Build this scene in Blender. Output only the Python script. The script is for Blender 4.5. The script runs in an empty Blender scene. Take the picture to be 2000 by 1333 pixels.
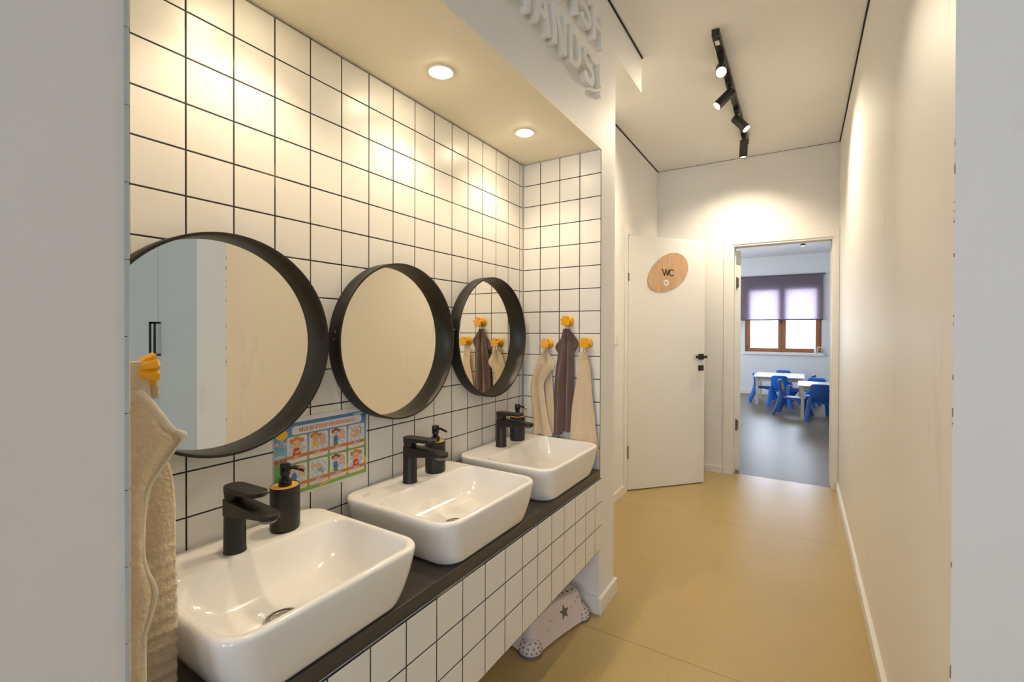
import bpy, bmesh, math, random
from mathutils import Matrix, Vector
random.seed(7)
C = bpy.context.collection
S = bpy.context.scene
PI = math.pi

# ------------------------------------------------------------------ camera
H = 1.2325                     # eye height
F_PX, YAW, PITCH, ROLL, CY = 900.345, 0.5595, -0.0063, -0.003, 653.63
R0 = Vector((math.cos(YAW), math.sin(YAW), 0)); F0 = Vector((-math.sin(YAW), math.cos(YAW), 0)); U = Vector((0, 0, 1))
FW = F0 * math.cos(PITCH) + U * math.sin(PITCH)
U0 = -F0 * math.sin(PITCH) + U * math.cos(PITCH)
RX = math.cos(ROLL) * R0 - math.sin(ROLL) * U0
UY = math.sin(ROLL) * R0 + math.cos(ROLL) * U0
cd = bpy.data.cameras.new('camera')
cd.sensor_fit = 'HORIZONTAL'; cd.sensor_width = 36.0
cd.lens = 36.0 * F_PX / 2000.0
cd.shift_y = -(666.5 - CY) / 2000.0
cd.clip_start = 0.02
cam = bpy.data.objects.new('camera', cd); C.objects.link(cam)
m = Matrix((RX, UY, -FW)).transposed().to_4x4(); m.translation = Vector((0, 0, H))
cam.matrix_world = m
S.camera = cam

# ------------------------------------------------------------------ world, exposure
vs = S.view_settings
vs.view_transform = 'Standard'; vs.look = 'None'; vs.gamma = 1.0; vs.use_curve_mapping = False
vs.exposure = 0.95
w = bpy.data.worlds.new('sky'); S.world = w; w.use_nodes = True
wn = w.node_tree.nodes; bg = wn['Background']
bg.inputs[0].default_value = (0.75, 0.845, 1.03, 1); bg.inputs[1].default_value = 8.2
try:
    S.cycles.max_bounces = 10; S.cycles.diffuse_bounces = 6; S.cycles.glossy_bounces = 5
    S.cycles.transparent_max_bounces = 8; S.cycles.sample_clamp_indirect = 6.0
    S.cycles.caustics_reflective = False; S.cycles.caustics_refractive = False
except Exception:
    pass

def daylight_portal(loc, rot, sx, sy):
    l = bpy.data.lights.new('window_daylight', 'AREA'); l.shape = 'RECTANGLE'; l.size = sx; l.size_y = sy
    l.cycles.is_portal = True
    o = bpy.data.objects.new('window_daylight', l); C.objects.link(o); o.location = loc; o.rotation_euler = rot
    return o
REAR_WINDOWS = [(-0.45, 0.50), (1.25, 2.20)]       # x ranges in the wall behind the camera
REAR_Y = -3.6
for a, b in REAR_WINDOWS:
    daylight_portal(((a + b) / 2, REAR_Y - 0.12, 1.55), (PI / 2, 0, 0), b - a, 1.5)
FAR_WINDOWS = [(-0.953, 0.334), (-3.1, -1.8)]  # second range is an unseen window added for extra daylight
ADDED_SIDE_WINDOWS = [(5.6, 9.4)]             # unseen window added in the classroom's left wall for brighter light, y ranges
for a, b in FAR_WINDOWS:
    daylight_portal(((a + b) / 2, 10.75, 1.48), (-PI / 2, 0, 0), b - a, 1.27)
for a, b in ADDED_SIDE_WINDOWS:
    daylight_portal((-3.98, (a + b) / 2, 1.48), (0, -PI / 2, 0), 1.27, b - a)
DOWNLIGHT_W = 6.0
WARM = (1.0, 0.785, 0.545); WARM_TRACK = (1.0, 0.85, 0.62)

# ------------------------------------------------------------------ materials
def mat(name, col, rough=0.5, metal=0.0, var=0.0, vscale=6.0, bump=0.0, bscale=60.0, coat=0.0, spec=0.5, sheen=0.0, emit=None, estr=0.0, detail=3.0):
    m = bpy.data.materials.new(name); m.use_nodes = True
    nt = m.node_tree; b = nt.nodes['Principled BSDF']
    b.inputs['Base Color'].default_value = (*col, 1); b.inputs['Roughness'].default_value = rough
    b.inputs['Metallic'].default_value = metal; b.inputs['Specular IOR Level'].default_value = spec
    b.inputs['Coat Weight'].default_value = coat; b.inputs['Coat Roughness'].default_value = 0.05
    b.inputs['Sheen Weight'].default_value = sheen
    if emit:
        b.inputs['Emission Color'].default_value = (*emit, 1); b.inputs['Emission Strength'].default_value = estr
    tc = nt.nodes.new('ShaderNodeTexCoord')
    if var > 0:
        n = nt.nodes.new('ShaderNodeTexNoise'); n.inputs['Scale'].default_value = vscale; n.inputs['Detail'].default_value = detail
        nt.links.new(tc.outputs['Object'], n.inputs['Vector'])
        mx = nt.nodes.new('ShaderNodeMix'); mx.data_type = 'RGBA'
        mx.inputs['A'].default_value = (*[c * (1 - var) for c in col], 1)
        mx.inputs['B'].default_value = (*[min(1, c * (1 + var)) for c in col], 1)
        nt.links.new(n.outputs['Fac'], mx.inputs['Factor']); nt.links.new(mx.outputs['Result'], b.inputs['Base Color'])
    if bump > 0:
        n2 = nt.nodes.new('ShaderNodeTexNoise'); n2.inputs['Scale'].default_value = bscale; n2.inputs['Detail'].default_value = 4
        nt.links.new(tc.outputs['Object'], n2.inputs['Vector'])
        bp = nt.nodes.new('ShaderNodeBump'); bp.inputs['Strength'].default_value = bump; bp.inputs['Distance'].default_value = 0.004
        nt.links.new(n2.outputs['Fac'], bp.inputs['Height']); nt.links.new(bp.outputs['Normal'], b.inputs['Normal'])
    return m

M = {}
M['paint'] = mat('white_wall_paint', (0.80, 0.785, 0.76), 0.6, var=0.02, vscale=2.5, bump=0.03, bscale=220)
M['ceiling'] = mat('white_ceiling_paint', (0.80, 0.785, 0.765), 0.75, var=0.01, vscale=1.5)
M['cream'] = mat('cream_ceiling_paint', (0.86, 0.80, 0.66), 0.6, var=0.015, vscale=4)
M['trim'] = mat('white_lacquer', (0.80, 0.78, 0.74), 0.35, var=0.02, vscale=9)
M['door'] = mat('door_lacquer', (0.76, 0.75, 0.73), 0.4, var=0.015, vscale=5)
M['gap'] = mat('dark_shadow_gap', (0.012, 0.011, 0.010), 0.8, var=0.3, vscale=30)
M['tile'] = mat('satin_white_tile', (0.80, 0.775, 0.73), 0.33, var=0.012, vscale=5, bump=0.012, bscale=35)
M['tile_edge'] = mat('cut_tile_edge', (0.50, 0.53, 0.54), 0.4, var=0.12, vscale=25)
M['black'] = mat('matte_black_metal', (0.012, 0.011, 0.010), 0.42, var=0.25, vscale=40)
M['gloss_black'] = mat('glossy_black_plastic', (0.008, 0.008, 0.008), 0.08, var=0.2, vscale=20)
M['frame_black'] = mat('black_stained_wood', (0.011, 0.0095, 0.008), 0.42, var=0.35, vscale=28, bump=0.05, bscale=120)
M['counter'] = mat('dark_brown_stone', (0.058, 0.049, 0.043), 0.36, var=0.25, vscale=70)
M['ceramic'] = mat('white_glazed_ceramic', (0.83, 0.815, 0.79), 0.10, var=0.008, vscale=6, coat=0.3)
M['chrome'] = mat('brushed_steel', (0.55, 0.53, 0.50), 0.22, metal=1.0, var=0.1, vscale=30)
M['brass'] = mat('gold_screw', (0.75, 0.62, 0.35), 0.25, metal=1.0, var=0.1, vscale=50)
M['aerator'] = mat('limescaled_grey_plastic', (0.16, 0.155, 0.145), 0.3, var=0.4, vscale=200)
M['yellow'] = mat('yellow_plastic', (0.80, 0.40, 0.008), 0.28, var=0.06, vscale=18)
M['towel'] = mat('beige_terry', (0.68, 0.535, 0.355), 0.95, var=0.14, vscale=130, bump=1.0, bscale=170, sheen=0.3)
M['hem'] = mat('beige_hem', (0.72, 0.63, 0.49), 0.9, var=0.08, vscale=300, bump=0.4, bscale=700)
M['towel_brown'] = mat('plum_brown_terry', (0.125, 0.075, 0.068), 0.95, var=0.15, vscale=130, bump=1.0, bscale=170, sheen=0.3)
M['loop'] = mat('cream_ribbon', (0.62, 0.52, 0.38), 0.85, var=0.05, vscale=200)
M['stool'] = mat('pale_pink_plastic', (0.69, 0.605, 0.585), 0.38, var=0.03, vscale=8)
M['stool_grey'] = mat('grey_rubber', (0.15, 0.125, 0.115), 0.6, var=0.08, vscale=30)
M['chair'] = mat('royal_blue_plastic', (0.010, 0.135, 0.56), 0.33, var=0.06, vscale=8)
M['chair_dark'] = mat('navy_blue_plastic', (0.014, 0.078, 0.28), 0.4, var=0.06, vscale=8)
M['table'] = mat('white_table_laminate', (0.78, 0.75, 0.68), 0.3, var=0.02, vscale=6)
M['table_leg'] = mat('pale_birch', (0.60, 0.50, 0.36), 0.5, var=0.10, vscale=14)
M['window_wood'] = mat('red_brown_window_wood', (0.37, 0.13, 0.04), 0.38, var=0.25, vscale=24)
M['white_plastic'] = mat('white_plastic', (0.78, 0.76, 0.72), 0.35, var=0.01, vscale=8)
M['wardrobe'] = mat('pale_blue_lacquer', (0.50, 0.575, 0.615), 0.45, var=0.015, vscale=4)
M['paper'] = mat('laminated_paper', (0.74, 0.72, 0.74), 0.3, var=0.02, vscale=20)
M['orange'] = mat('print_orange', (0.62, 0.19, 0.055), 0.35, var=0.08, vscale=60)
M['print_white'] = mat('print_white', (0.74, 0.72, 0.72), 0.35, var=0.02, vscale=40)
M['print_skin'] = mat('print_peach', (0.76, 0.42, 0.24), 0.35, var=0.08, vscale=60)
M['print_hair'] = mat('print_ginger', (0.62, 0.22, 0.035), 0.35, var=0.15, vscale=80)
M['print_brown'] = mat('print_brown', (0.20, 0.075, 0.035), 0.35, var=0.1, vscale=80)
M['print_blue'] = mat('print_blue', (0.05, 0.16, 0.42), 0.35, var=0.1, vscale=60)
M['print_pale'] = mat('print_pale_blue', (0.42, 0.58, 0.72), 0.35, var=0.06, vscale=60)
M['print_red'] = mat('print_red', (0.55, 0.055, 0.03), 0.35, var=0.1, vscale=60)
M['print_yellow'] = mat('print_yellow', (0.78, 0.50, 0.03), 0.35, var=0.08, vscale=60)
M['print_pink'] = mat('print_pink', (0.74, 0.38, 0.30), 0.35, var=0.06, vscale=60)
M['print_green'] = mat('print_dark_green', (0.06, 0.25, 0.09), 0.35, var=0.1, vscale=60)
M['print_grey'] = mat('print_grey', (0.33, 0.34, 0.36), 0.35, var=0.1, vscale=60)
M['wc_black'] = mat('black_acrylic', (0.008, 0.008, 0.008), 0.35, var=0.2, vscale=20)
M['steel_dark'] = mat('dark_hinge_steel', (0.16, 0.15, 0.135), 0.38, metal=0.9, var=0.15, vscale=40)
M['bar_blind'] = mat('blind_bottom_bar', (0.10, 0.085, 0.11), 0.5, var=0.1, vscale=20)

def new_mat(name):
    m = bpy.data.materials.new(name); m.use_nodes = True
    return m, m.node_tree, m.node_tree.nodes['Principled BSDF']
def nd(nt, t, **kw):
    n = nt.nodes.new(t)
    for k, v in kw.items(): setattr(n, k, v)
    return n
def ramp(nt, stops, interp='LINEAR'):
    r = nt.nodes.new('ShaderNodeValToRGB'); r.color_ramp.interpolation = interp
    e = r.color_ramp.elements
    while len(e) < len(stops): e.new(0.5)
    for k, (p, c) in enumerate(stops): e[k].position = p; e[k].color = (*c, 1)
    return r

def make_floor():
    m, nt, b = new_mat('golden_linoleum')
    g = nd(nt, 'ShaderNodeNewGeometry')
    n1 = nd(nt, 'ShaderNodeTexNoise'); n1.inputs['Scale'].default_value = 190; n1.inputs['Detail'].default_value = 2
    n2 = nd(nt, 'ShaderNodeTexNoise'); n2.inputs['Scale'].default_value = 1.7; n2.inputs['Detail'].default_value = 4
    for n in (n1, n2): nt.links.new(g.outputs['Position'], n.inputs['Vector'])
    r1 = ramp(nt, [(0.30, (0.42, 0.305, 0.118)), (0.52, (0.465, 0.340, 0.138)), (0.72, (0.52, 0.39, 0.178))])
    nt.links.new(n1.outputs['Fac'], r1.inputs['Fac'])
    r2 = ramp(nt, [(0.35, (0.97,) * 3), (0.65, (1.03,) * 3)])
    nt.links.new(n2.outputs['Fac'], r2.inputs['Fac'])
    mx = nd(nt, 'ShaderNodeMix', data_type='RGBA', blend_type='MULTIPLY'); mx.inputs['Factor'].default_value = 1
    nt.links.new(r1.outputs['Color'], mx.inputs['A']); nt.links.new(r2.outputs['Color'], mx.inputs['B'])
    # seams between the sheets run across the corridor
    sep = nd(nt, 'ShaderNodeSeparateXYZ'); nt.links.new(g.outputs['Position'], sep.inputs[0])
    prev = None
    for y in (0.343, 1.797, 3.251, 4.44, 6.43, 8.43):
        s = nd(nt, 'ShaderNodeMath', operation='SUBTRACT'); s.inputs[1].default_value = y
        nt.links.new(sep.outputs['Y'], s.inputs[0])
        a = nd(nt, 'ShaderNodeMath', operation='ABSOLUTE'); nt.links.new(s.outputs[0], a.inputs[0])
        l = nd(nt, 'ShaderNodeMath', operation='LESS_THAN'); l.inputs[1].default_value = 0.0016 if y < 4 else 0.004
        nt.links.new(a.outputs[0], l.inputs[0])
        if prev is None: prev = l
        else:
            q = nd(nt, 'ShaderNodeMath', operation='MAXIMUM'); nt.links.new(prev.outputs[0], q.inputs[0]); nt.links.new(l.outputs[0], q.inputs[1]); prev = q
    k = nd(nt, 'ShaderNodeMath', operation='MULTIPLY'); k.inputs[1].default_value = 0.6; nt.links.new(prev.outputs[0], k.inputs[0])
    m2 = nd(nt, 'ShaderNodeMix', data_type='RGBA'); m2.inputs['B'].default_value = (0.12, 0.085, 0.045, 1)
    nt.links.new(k.outputs[0], m2.inputs['Factor']); nt.links.new(mx.outputs['Result'], m2.inputs['A'])
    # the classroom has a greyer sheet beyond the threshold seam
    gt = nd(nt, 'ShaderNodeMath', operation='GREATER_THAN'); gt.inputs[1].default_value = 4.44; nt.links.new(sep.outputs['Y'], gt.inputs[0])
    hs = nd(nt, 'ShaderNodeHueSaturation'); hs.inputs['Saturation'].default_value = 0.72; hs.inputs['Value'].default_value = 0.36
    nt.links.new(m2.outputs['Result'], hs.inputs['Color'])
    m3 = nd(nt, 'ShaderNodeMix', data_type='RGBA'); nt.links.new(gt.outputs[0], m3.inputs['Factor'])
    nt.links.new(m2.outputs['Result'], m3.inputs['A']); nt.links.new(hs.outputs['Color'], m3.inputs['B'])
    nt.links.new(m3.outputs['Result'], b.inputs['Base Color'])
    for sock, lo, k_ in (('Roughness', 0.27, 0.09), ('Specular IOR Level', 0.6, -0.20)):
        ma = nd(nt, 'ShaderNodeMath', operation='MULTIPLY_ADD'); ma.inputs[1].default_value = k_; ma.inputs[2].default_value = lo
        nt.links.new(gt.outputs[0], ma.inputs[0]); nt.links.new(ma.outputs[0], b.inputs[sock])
    return m
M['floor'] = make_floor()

def make_grout():
    m, nt, b = new_mat('navy_grout')
    g = nd(nt, 'ShaderNodeNewGeometry')
    n = nd(nt, 'ShaderNodeTexNoise'); n.inputs['Scale'].default_value = 9; n.inputs['Detail'].default_value = 5
    nt.links.new(g.outputs['Position'], n.inputs['Vector'])
    r = ramp(nt, [(0.45, (0.020, 0.026, 0.036)), (0.60, (0.035, 0.036, 0.036)), (0.72, (0.20, 0.165, 0.085))])
    nt.links.new(n.outputs['Fac'], r.inputs['Fac']); nt.links.new(r.outputs['Color'], b.inputs['Base Color'])
    b.inputs['Roughness'].default_value = 0.85
    return m
M['grout'] = make_grout()

def make_edge_paint():
    m, nt, b = new_mat('scuffed_wall_paint')
    g = nd(nt, 'ShaderNodeNewGeometry')
    n = nd(nt, 'ShaderNodeTexNoise'); n.inputs['Scale'].default_value = 3; n.inputs['Detail'].default_value = 6; n.inputs['Roughness'].default_value = 0.65
    mp = nd(nt, 'ShaderNodeMapping'); mp.inputs['Scale'].default_value = (1, 2.2, 0.5)
    nt.links.new(g.outputs['Position'], mp.inputs['Vector']); nt.links.new(mp.outputs['Vector'], n.inputs['Vector'])
    r = ramp(nt, [(0.30, (0.80, 0.785, 0.76)), (0.62, (0.80, 0.785, 0.76)), (0.80, (0.66, 0.63, 0.59))])
    nt.links.new(n.outputs['Fac'], r.inputs['Fac'])
    sep = nd(nt, 'ShaderNodeSeparateXYZ'); nt.links.new(g.outputs['Position'], sep.inputs[0])
    s = nd(nt, 'ShaderNodeMath', operation='LESS_THAN'); s.inputs[1].default_value = 1.2305; nt.links.new(sep.outputs['Y'], s.inputs[0])
    s2 = nd(nt, 'ShaderNodeMath', operation='LESS_THAN'); s2.inputs[1].default_value = 0.2552; nt.links.new(sep.outputs['X'], s2.inputs[0])
    n2 = nd(nt, 'ShaderNodeTexNoise'); n2.inputs['Scale'].default_value = 28; n2.inputs['Detail'].default_value = 5
    nt.links.new(g.outputs['Position'], n2.inputs['Vector'])
    t = nd(nt, 'ShaderNodeMath', operation='GREATER_THAN'); t.inputs[1].default_value = 0.60; nt.links.new(n2.outputs['Fac'], t.inputs[0])
    a = nd(nt, 'ShaderNodeMath', operation='MULTIPLY'); nt.links.new(s.outputs[0], a.inputs[0]); nt.links.new(s2.outputs[0], a.inputs[1])
    c = nd(nt, 'ShaderNodeMath', operation='MULTIPLY'); nt.links.new(a.outputs[0], c.inputs[0]); nt.links.new(t.outputs[0], c.inputs[1])
    mx = nd(nt, 'ShaderNodeMix', data_type='RGBA'); mx.inputs['B'].default_value = (0.20, 0.175, 0.15, 1)
    nt.links.new(c.outputs[0], mx.inputs['Factor']); nt.links.new(r.outputs['Color'], mx.inputs['A'])
    nt.links.new(mx.outputs['Result'], b.inputs['Base Color']); b.inputs['Roughness'].default_value = 0.55
    return m
M['paint_scuffed'] = make_edge_paint()

def make_wood(name, c1, c2, scale, stretch, rough):
    m, nt, b = new_mat(name)
    tc = nd(nt, 'ShaderNodeTexCoord'); mp = nd(nt, 'ShaderNodeMapping'); mp.inputs['Scale'].default_value = stretch
    nt.links.new(tc.outputs['Object'], mp.inputs['Vector'])
    n = nd(nt, 'ShaderNodeTexNoise'); n.inputs['Scale'].default_value = scale; n.inputs['Detail'].default_value = 5; n.inputs['Distortion'].default_value = 0.6
    nt.links.new(mp.outputs['Vector'], n.inputs['Vector'])
    r = ramp(nt, [(0.3, c1), (0.7, c2)]); nt.links.new(n.outputs['Fac'], r.inputs['Fac'])
    nt.links.new(r.outputs['Color'], b.inputs['Base Color']); b.inputs['Roughness'].default_value = rough
    return m
M['bamboo'] = make_wood('bamboo', (0.60, 0.27, 0.035), (0.80, 0.44, 0.085), 30, (4, 0.5, 4), 0.4)
M['sign_wood'] = make_wood('beech_veneer', (0.44, 0.27, 0.15), (0.57, 0.375, 0.225), 14, (6, 6, 0.7), 0.45)

def make_mirror():
    m, nt, b = new_mat('mirror_glass')
    b.inputs['Base Color'].default_value = (0.97, 0.91, 0.77, 1); b.inputs['Metallic'].default_value = 1; b.inputs['Roughness'].default_value = 0.0
    n = nd(nt, 'ShaderNodeTexNoise'); n.inputs['Scale'].default_value = 5
    r = ramp(nt, [(0.4, (0.004,) * 3), (0.8, (0.010,) * 3)]); nt.links.new(n.outputs['Fac'], r.inputs['Fac']); nt.links.new(r.outputs['Color'], b.inputs['Roughness'])
    return m
M['mirror'] = make_mirror()

def make_glass():
    m = bpy.data.materials.new('window_glass'); m.use_nodes = True; nt = m.node_tree
    nt.nodes.remove(nt.nodes['Principled BSDF']); out = nt.nodes['Material Output']
    t = nd(nt, 'ShaderNodeBsdfTransparent'); t.inputs[0].default_value = (0.93, 0.95, 0.95, 1)
    g = nd(nt, 'ShaderNodeBsdfGlossy'); g.inputs['Roughness'].default_value = 0.02
    n = nd(nt, 'ShaderNodeTexNoise'); n.inputs['Scale'].default_value = 3
    mm = nd(nt, 'ShaderNodeMath', operation='MULTIPLY'); mm.inputs[1].default_value = 0.08; nt.links.new(n.outputs['Fac'], mm.inputs[0])
    x = nd(nt, 'ShaderNodeMixShader')
    nt.links.new(mm.outputs[0], x.inputs['Fac']); nt.links.new(t.outputs[0], x.inputs[1]); nt.links.new(g.outputs[0], x.inputs[2]); nt.links.new(x.outputs[0], out.inputs['Surface'])
    return m
M['glass'] = make_glass()

def make_blind():
    m = bpy.data.materials.new('mauve_blind_fabric'); m.use_nodes = True; nt = m.node_tree
    nt.nodes.remove(nt.nodes['Principled BSDF']); out = nt.nodes['Material Output']
    d = nd(nt, 'ShaderNodeBsdfDiffuse'); t = nd(nt, 'ShaderNodeBsdfTranslucent')
    n = nd(nt, 'ShaderNodeTexNoise'); n.inputs['Scale'].default_value = 160
    r = ramp(nt, [(0.3, (0.27, 0.215, 0.25)), (0.7, (0.31, 0.25, 0.285))]); nt.links.new(n.outputs['Fac'], r.inputs['Fac'])
    nt.links.new(r.outputs['Color'], d.inputs['Color']); t.inputs['Color'].default_value = (0.29, 0.235, 0.285, 1)
    x = nd(nt, 'ShaderNodeMixShader'); x.inputs['Fac'].default_value = 0.5
    nt.links.new(d.outputs[0], x.inputs[1]); nt.links.new(t.outputs[0], x.inputs[2]); nt.links.new(x.outputs[0], out.inputs['Surface'])
    return m
M['blind'] = make_blind()

def make_poster_bg():
    m, nt, b = new_mat('printed_meadow_and_sky')
    g = nd(nt, 'ShaderNodeNewGeometry'); sep = nd(nt, 'ShaderNodeSeparateXYZ'); nt.links.new(g.outputs['Position'], sep.inputs[0])
    n = nd(nt, 'ShaderNodeTexNoise'); n.inputs['Scale'].default_value = 22; n.inputs['Detail'].default_value = 4
    nt.links.new(g.outputs['Position'], n.inputs['Vector'])
    mr = nd(nt, 'ShaderNodeMapRange'); mr.inputs['From Min'].default_value = 0.80; mr.inputs['From Max'].default_value = 0.995
    nt.links.new(sep.outputs['Z'], mr.inputs['Value'])
    ad = nd(nt, 'ShaderNodeMath', operation='MULTIPLY_ADD'); ad.inputs[1].default_value = 0.45; nt.links.new(n.outputs['Fac'], ad.inputs[0]); nt.links.new(mr.outputs['Result'], ad.inputs[2])
    r = ramp(nt, [(0.22, (0.20, 0.45, 0.06)), (0.46, (0.13, 0.38, 0.07)), (0.56, (0.22, 0.45, 0.22)), (0.64, (0.22, 0.46, 0.58)), (0.80, (0.10, 0.32, 0.54)), (0.95, (0.05, 0.20, 0.44))])
    sb = nd(nt, 'ShaderNodeMath', operation='MULTIPLY'); sb.inputs[1].default_value = 0.80; nt.links.new(ad.outputs[0], sb.inputs[0])
    nt.links.new(sb.outputs[0], r.inputs['Fac']); nt.links.new(r.outputs['Color'], b.inputs['Base Color']); b.inputs['Roughness'].default_value = 0.3
    return m
M['poster_bg'] = make_poster_bg()

def emitter(name, col, s):
    m = bpy.data.materials.new(name); m.use_nodes = True; nt = m.node_tree
    nt.nodes.remove(nt.nodes['Principled BSDF']); e = nd(nt, 'ShaderNodeEmission'); e.inputs[0].default_value = (*col, 1); e.inputs[1].default_value = s
    nt.links.new(e.outputs[0], nt.nodes['Material Output'].inputs['Surface'])
    return m
M['lamp_lens'] = emitter('lit_lamp_lens', (1.0, 0.84, 0.56), 48.0)
M['spot_lens'] = emitter('lit_spotlight_lens', (1.0, 0.88, 0.68), 12.0)
M['lamp_lens_dim'] = emitter('lit_lamp_lens_far', (1.0, 0.92, 0.80), 2.2)

# ------------------------------------------------------------------ mesh helpers
WM = {}
class MB:
    def __init__(s, M4=None): s.v = []; s.f = []; s.mi = []; s.M4 = M4; s.cur = 0
    def add(s, verts, faces):
        o = len(s.v)
        s.v += [Vector(p) for p in verts]
        for f in faces: s.f.append([o + i for i in f]); s.mi.append(s.cur)
        return s
    def box(s, a, b):
        (x0, y0, z0), (x1, y1, z1) = [tuple(min(p, q) for p, q in zip(a, b)), tuple(max(p, q) for p, q in zip(a, b))]
        return s.add([(x0, y0, z0), (x1, y0, z0), (x1, y1, z0), (x0, y1, z0), (x0, y0, z1), (x1, y0, z1), (x1, y1, z1), (x0, y1, z1)],
                     [(0, 3, 2, 1), (4, 5, 6, 7), (0, 1, 5, 4), (1, 2, 6, 5), (2, 3, 7, 6), (3, 0, 4, 7)])
    def loft(s, rings, cap0=True, cap1=True, closed=True):
        n = len(rings[0]); vs = [p for r in rings for p in r]; fs = []
        for k in range(len(rings) - 1):
            for i in range(n if closed else n - 1):
                j = (i + 1) % n
                fs.append((k * n + i, k * n + j, (k + 1) * n + j, (k + 1) * n + i))
        if cap0: fs.append(tuple(reversed(range(n))))
        if cap1: fs.append(tuple((len(rings) - 1) * n + i for i in range(n)))
        return s.add(vs, fs)
    def prism(s, outline, fn, d0, d1):
        """outline: list of (u, v); fn(u, v, d) -> 3D"""
        return s.loft([[fn(u, v, d0) for u, v in outline], [fn(u, v, d1) for u, v in outline]])
    def tube(s, path, r, n=10, caps=True):
        rings = []; P = [Vector(p) for p in path]
        for k, p in enumerate(P):
            t = (P[min(k + 1, len(P) - 1)] - P[max(k - 1, 0)]).normalized()
            a = Vector((0, 0, 1)) if abs(t.z) < 0.9 else Vector((1, 0, 0))
            e1 = t.cross(a).normalized(); e2 = t.cross(e1)
            rr = r[k] if isinstance(r, (list, tuple)) else r
            rings.append([p + rr * (math.cos(2 * PI * i / n) * e1 + math.sin(2 * PI * i / n) * e2) for i in range(n)])
        return s.loft(rings, caps, caps)
    def lathe(s, prof, c, axis=(0, 0, 1), n=32, sx=1.0, sy=1.0, cap0=True, cap1=True):
        """prof: list of (radius, height along axis)"""
        ax = Vector(axis).normalized(); a = Vector((0, 0, 1)) if abs(ax.z) < 0.9 else Vector((1, 0, 0))
        e1 = a.cross(ax).normalized(); e2 = ax.cross(e1); c = Vector(c)
        if abs(ax.z) > 0.9: e1, e2 = Vector((1, 0, 0)), Vector((0, 1, 0))
        rings = [[c + ax * h + r * (sx * math.cos(2 * PI * i / n) * e1 + sy * math.sin(2 * PI * i / n) * e2) for i in range(n)] for r, h in prof]
        return s.loft(rings, cap0, cap1)
    def build(s, name, mats, parent=None, smooth=False, bevel=0.0, world=True, seg=2, solid=0.0, angle=35, subsurf=0):
        me = bpy.data.meshes.new(name)
        me.from_pydata([tuple(p) for p in s.v], [], s.f)
        if not isinstance(mats, (list, tuple)): mats = [mats]
        for m in mats: me.materials.append(m)
        for p, mi in zip(me.polygons, s.mi): p.material_index = mi
        if s.M4 is not None: me.transform(s.M4)
        o = bpy.data.objects.new(name, me); C.objects.link(o)
        if parent is not None:
            o.parent = parent; WM[o] = WM[parent]
            if world: me.transform(WM[parent].inverted())
        else:
            WM[o] = Matrix()
        bm = bmesh.new(); bm.from_mesh(me); bmesh.ops.recalc_face_normals(bm, faces=bm.faces); bm.to_mesh(me); bm.free()
        if smooth:
            for p in me.polygons: p.use_smooth = True
            if smooth != 'all': 
                try: me.set_sharp_from_angle(angle=math.radians(smooth if isinstance(smooth, (int, float)) and smooth > 1 else 45))
                except Exception: pass
        if bevel > 0:
            b = o.modifiers.new('bevel', 'BEVEL'); b.width = bevel; b.segments = seg; b.limit_method = 'ANGLE'; b.angle_limit = math.radians(angle); b.harden_normals = False
        if solid: 
            q = o.modifiers.new('solid', 'SOLIDIFY'); q.thickness = solid; q.offset = 0
        if subsurf:
            q = o.modifiers.new('sub', 'SUBSURF'); q.levels = subsurf; q.render_levels = subsurf
        return o

def thing(name, label, cat, loc=(0, 0, 0), rz=0.0, group=None):
    o = bpy.data.objects.new(name, None); C.objects.link(o)
    o.location = loc; o.rotation_euler = (0, 0, rz); o.empty_display_size = 0.05
    WM[o] = Matrix.Translation(loc) @ Matrix.Rotation(rz, 4, 'Z')
    return tag(o, label, cat, group)
def tag(o, label, cat, group=None):
    o['label'] = label; o['category'] = cat
    if group: o['group'] = group
    return o
def structure(o):
    o['kind'] = 'structure'; return o
def dup(root, loc, rz=None, label=None, group=None):
    r = root.copy(); C.objects.link(r); r.location = loc
    if rz is not None: r.rotation_euler = (0, 0, rz)
    if label: r['label'] = label
    if group: r['group'] = group
    for ch in list(root.children):
        c = ch.copy(); C.objects.link(c); c.parent = r
        for g in list(ch.children):
            d = g.copy(); C.objects.link(d); d.parent = c
    WM[r] = Matrix.Translation(loc) @ Matrix.Rotation(r.rotation_euler[2], 4, 'Z')
    return r

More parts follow.
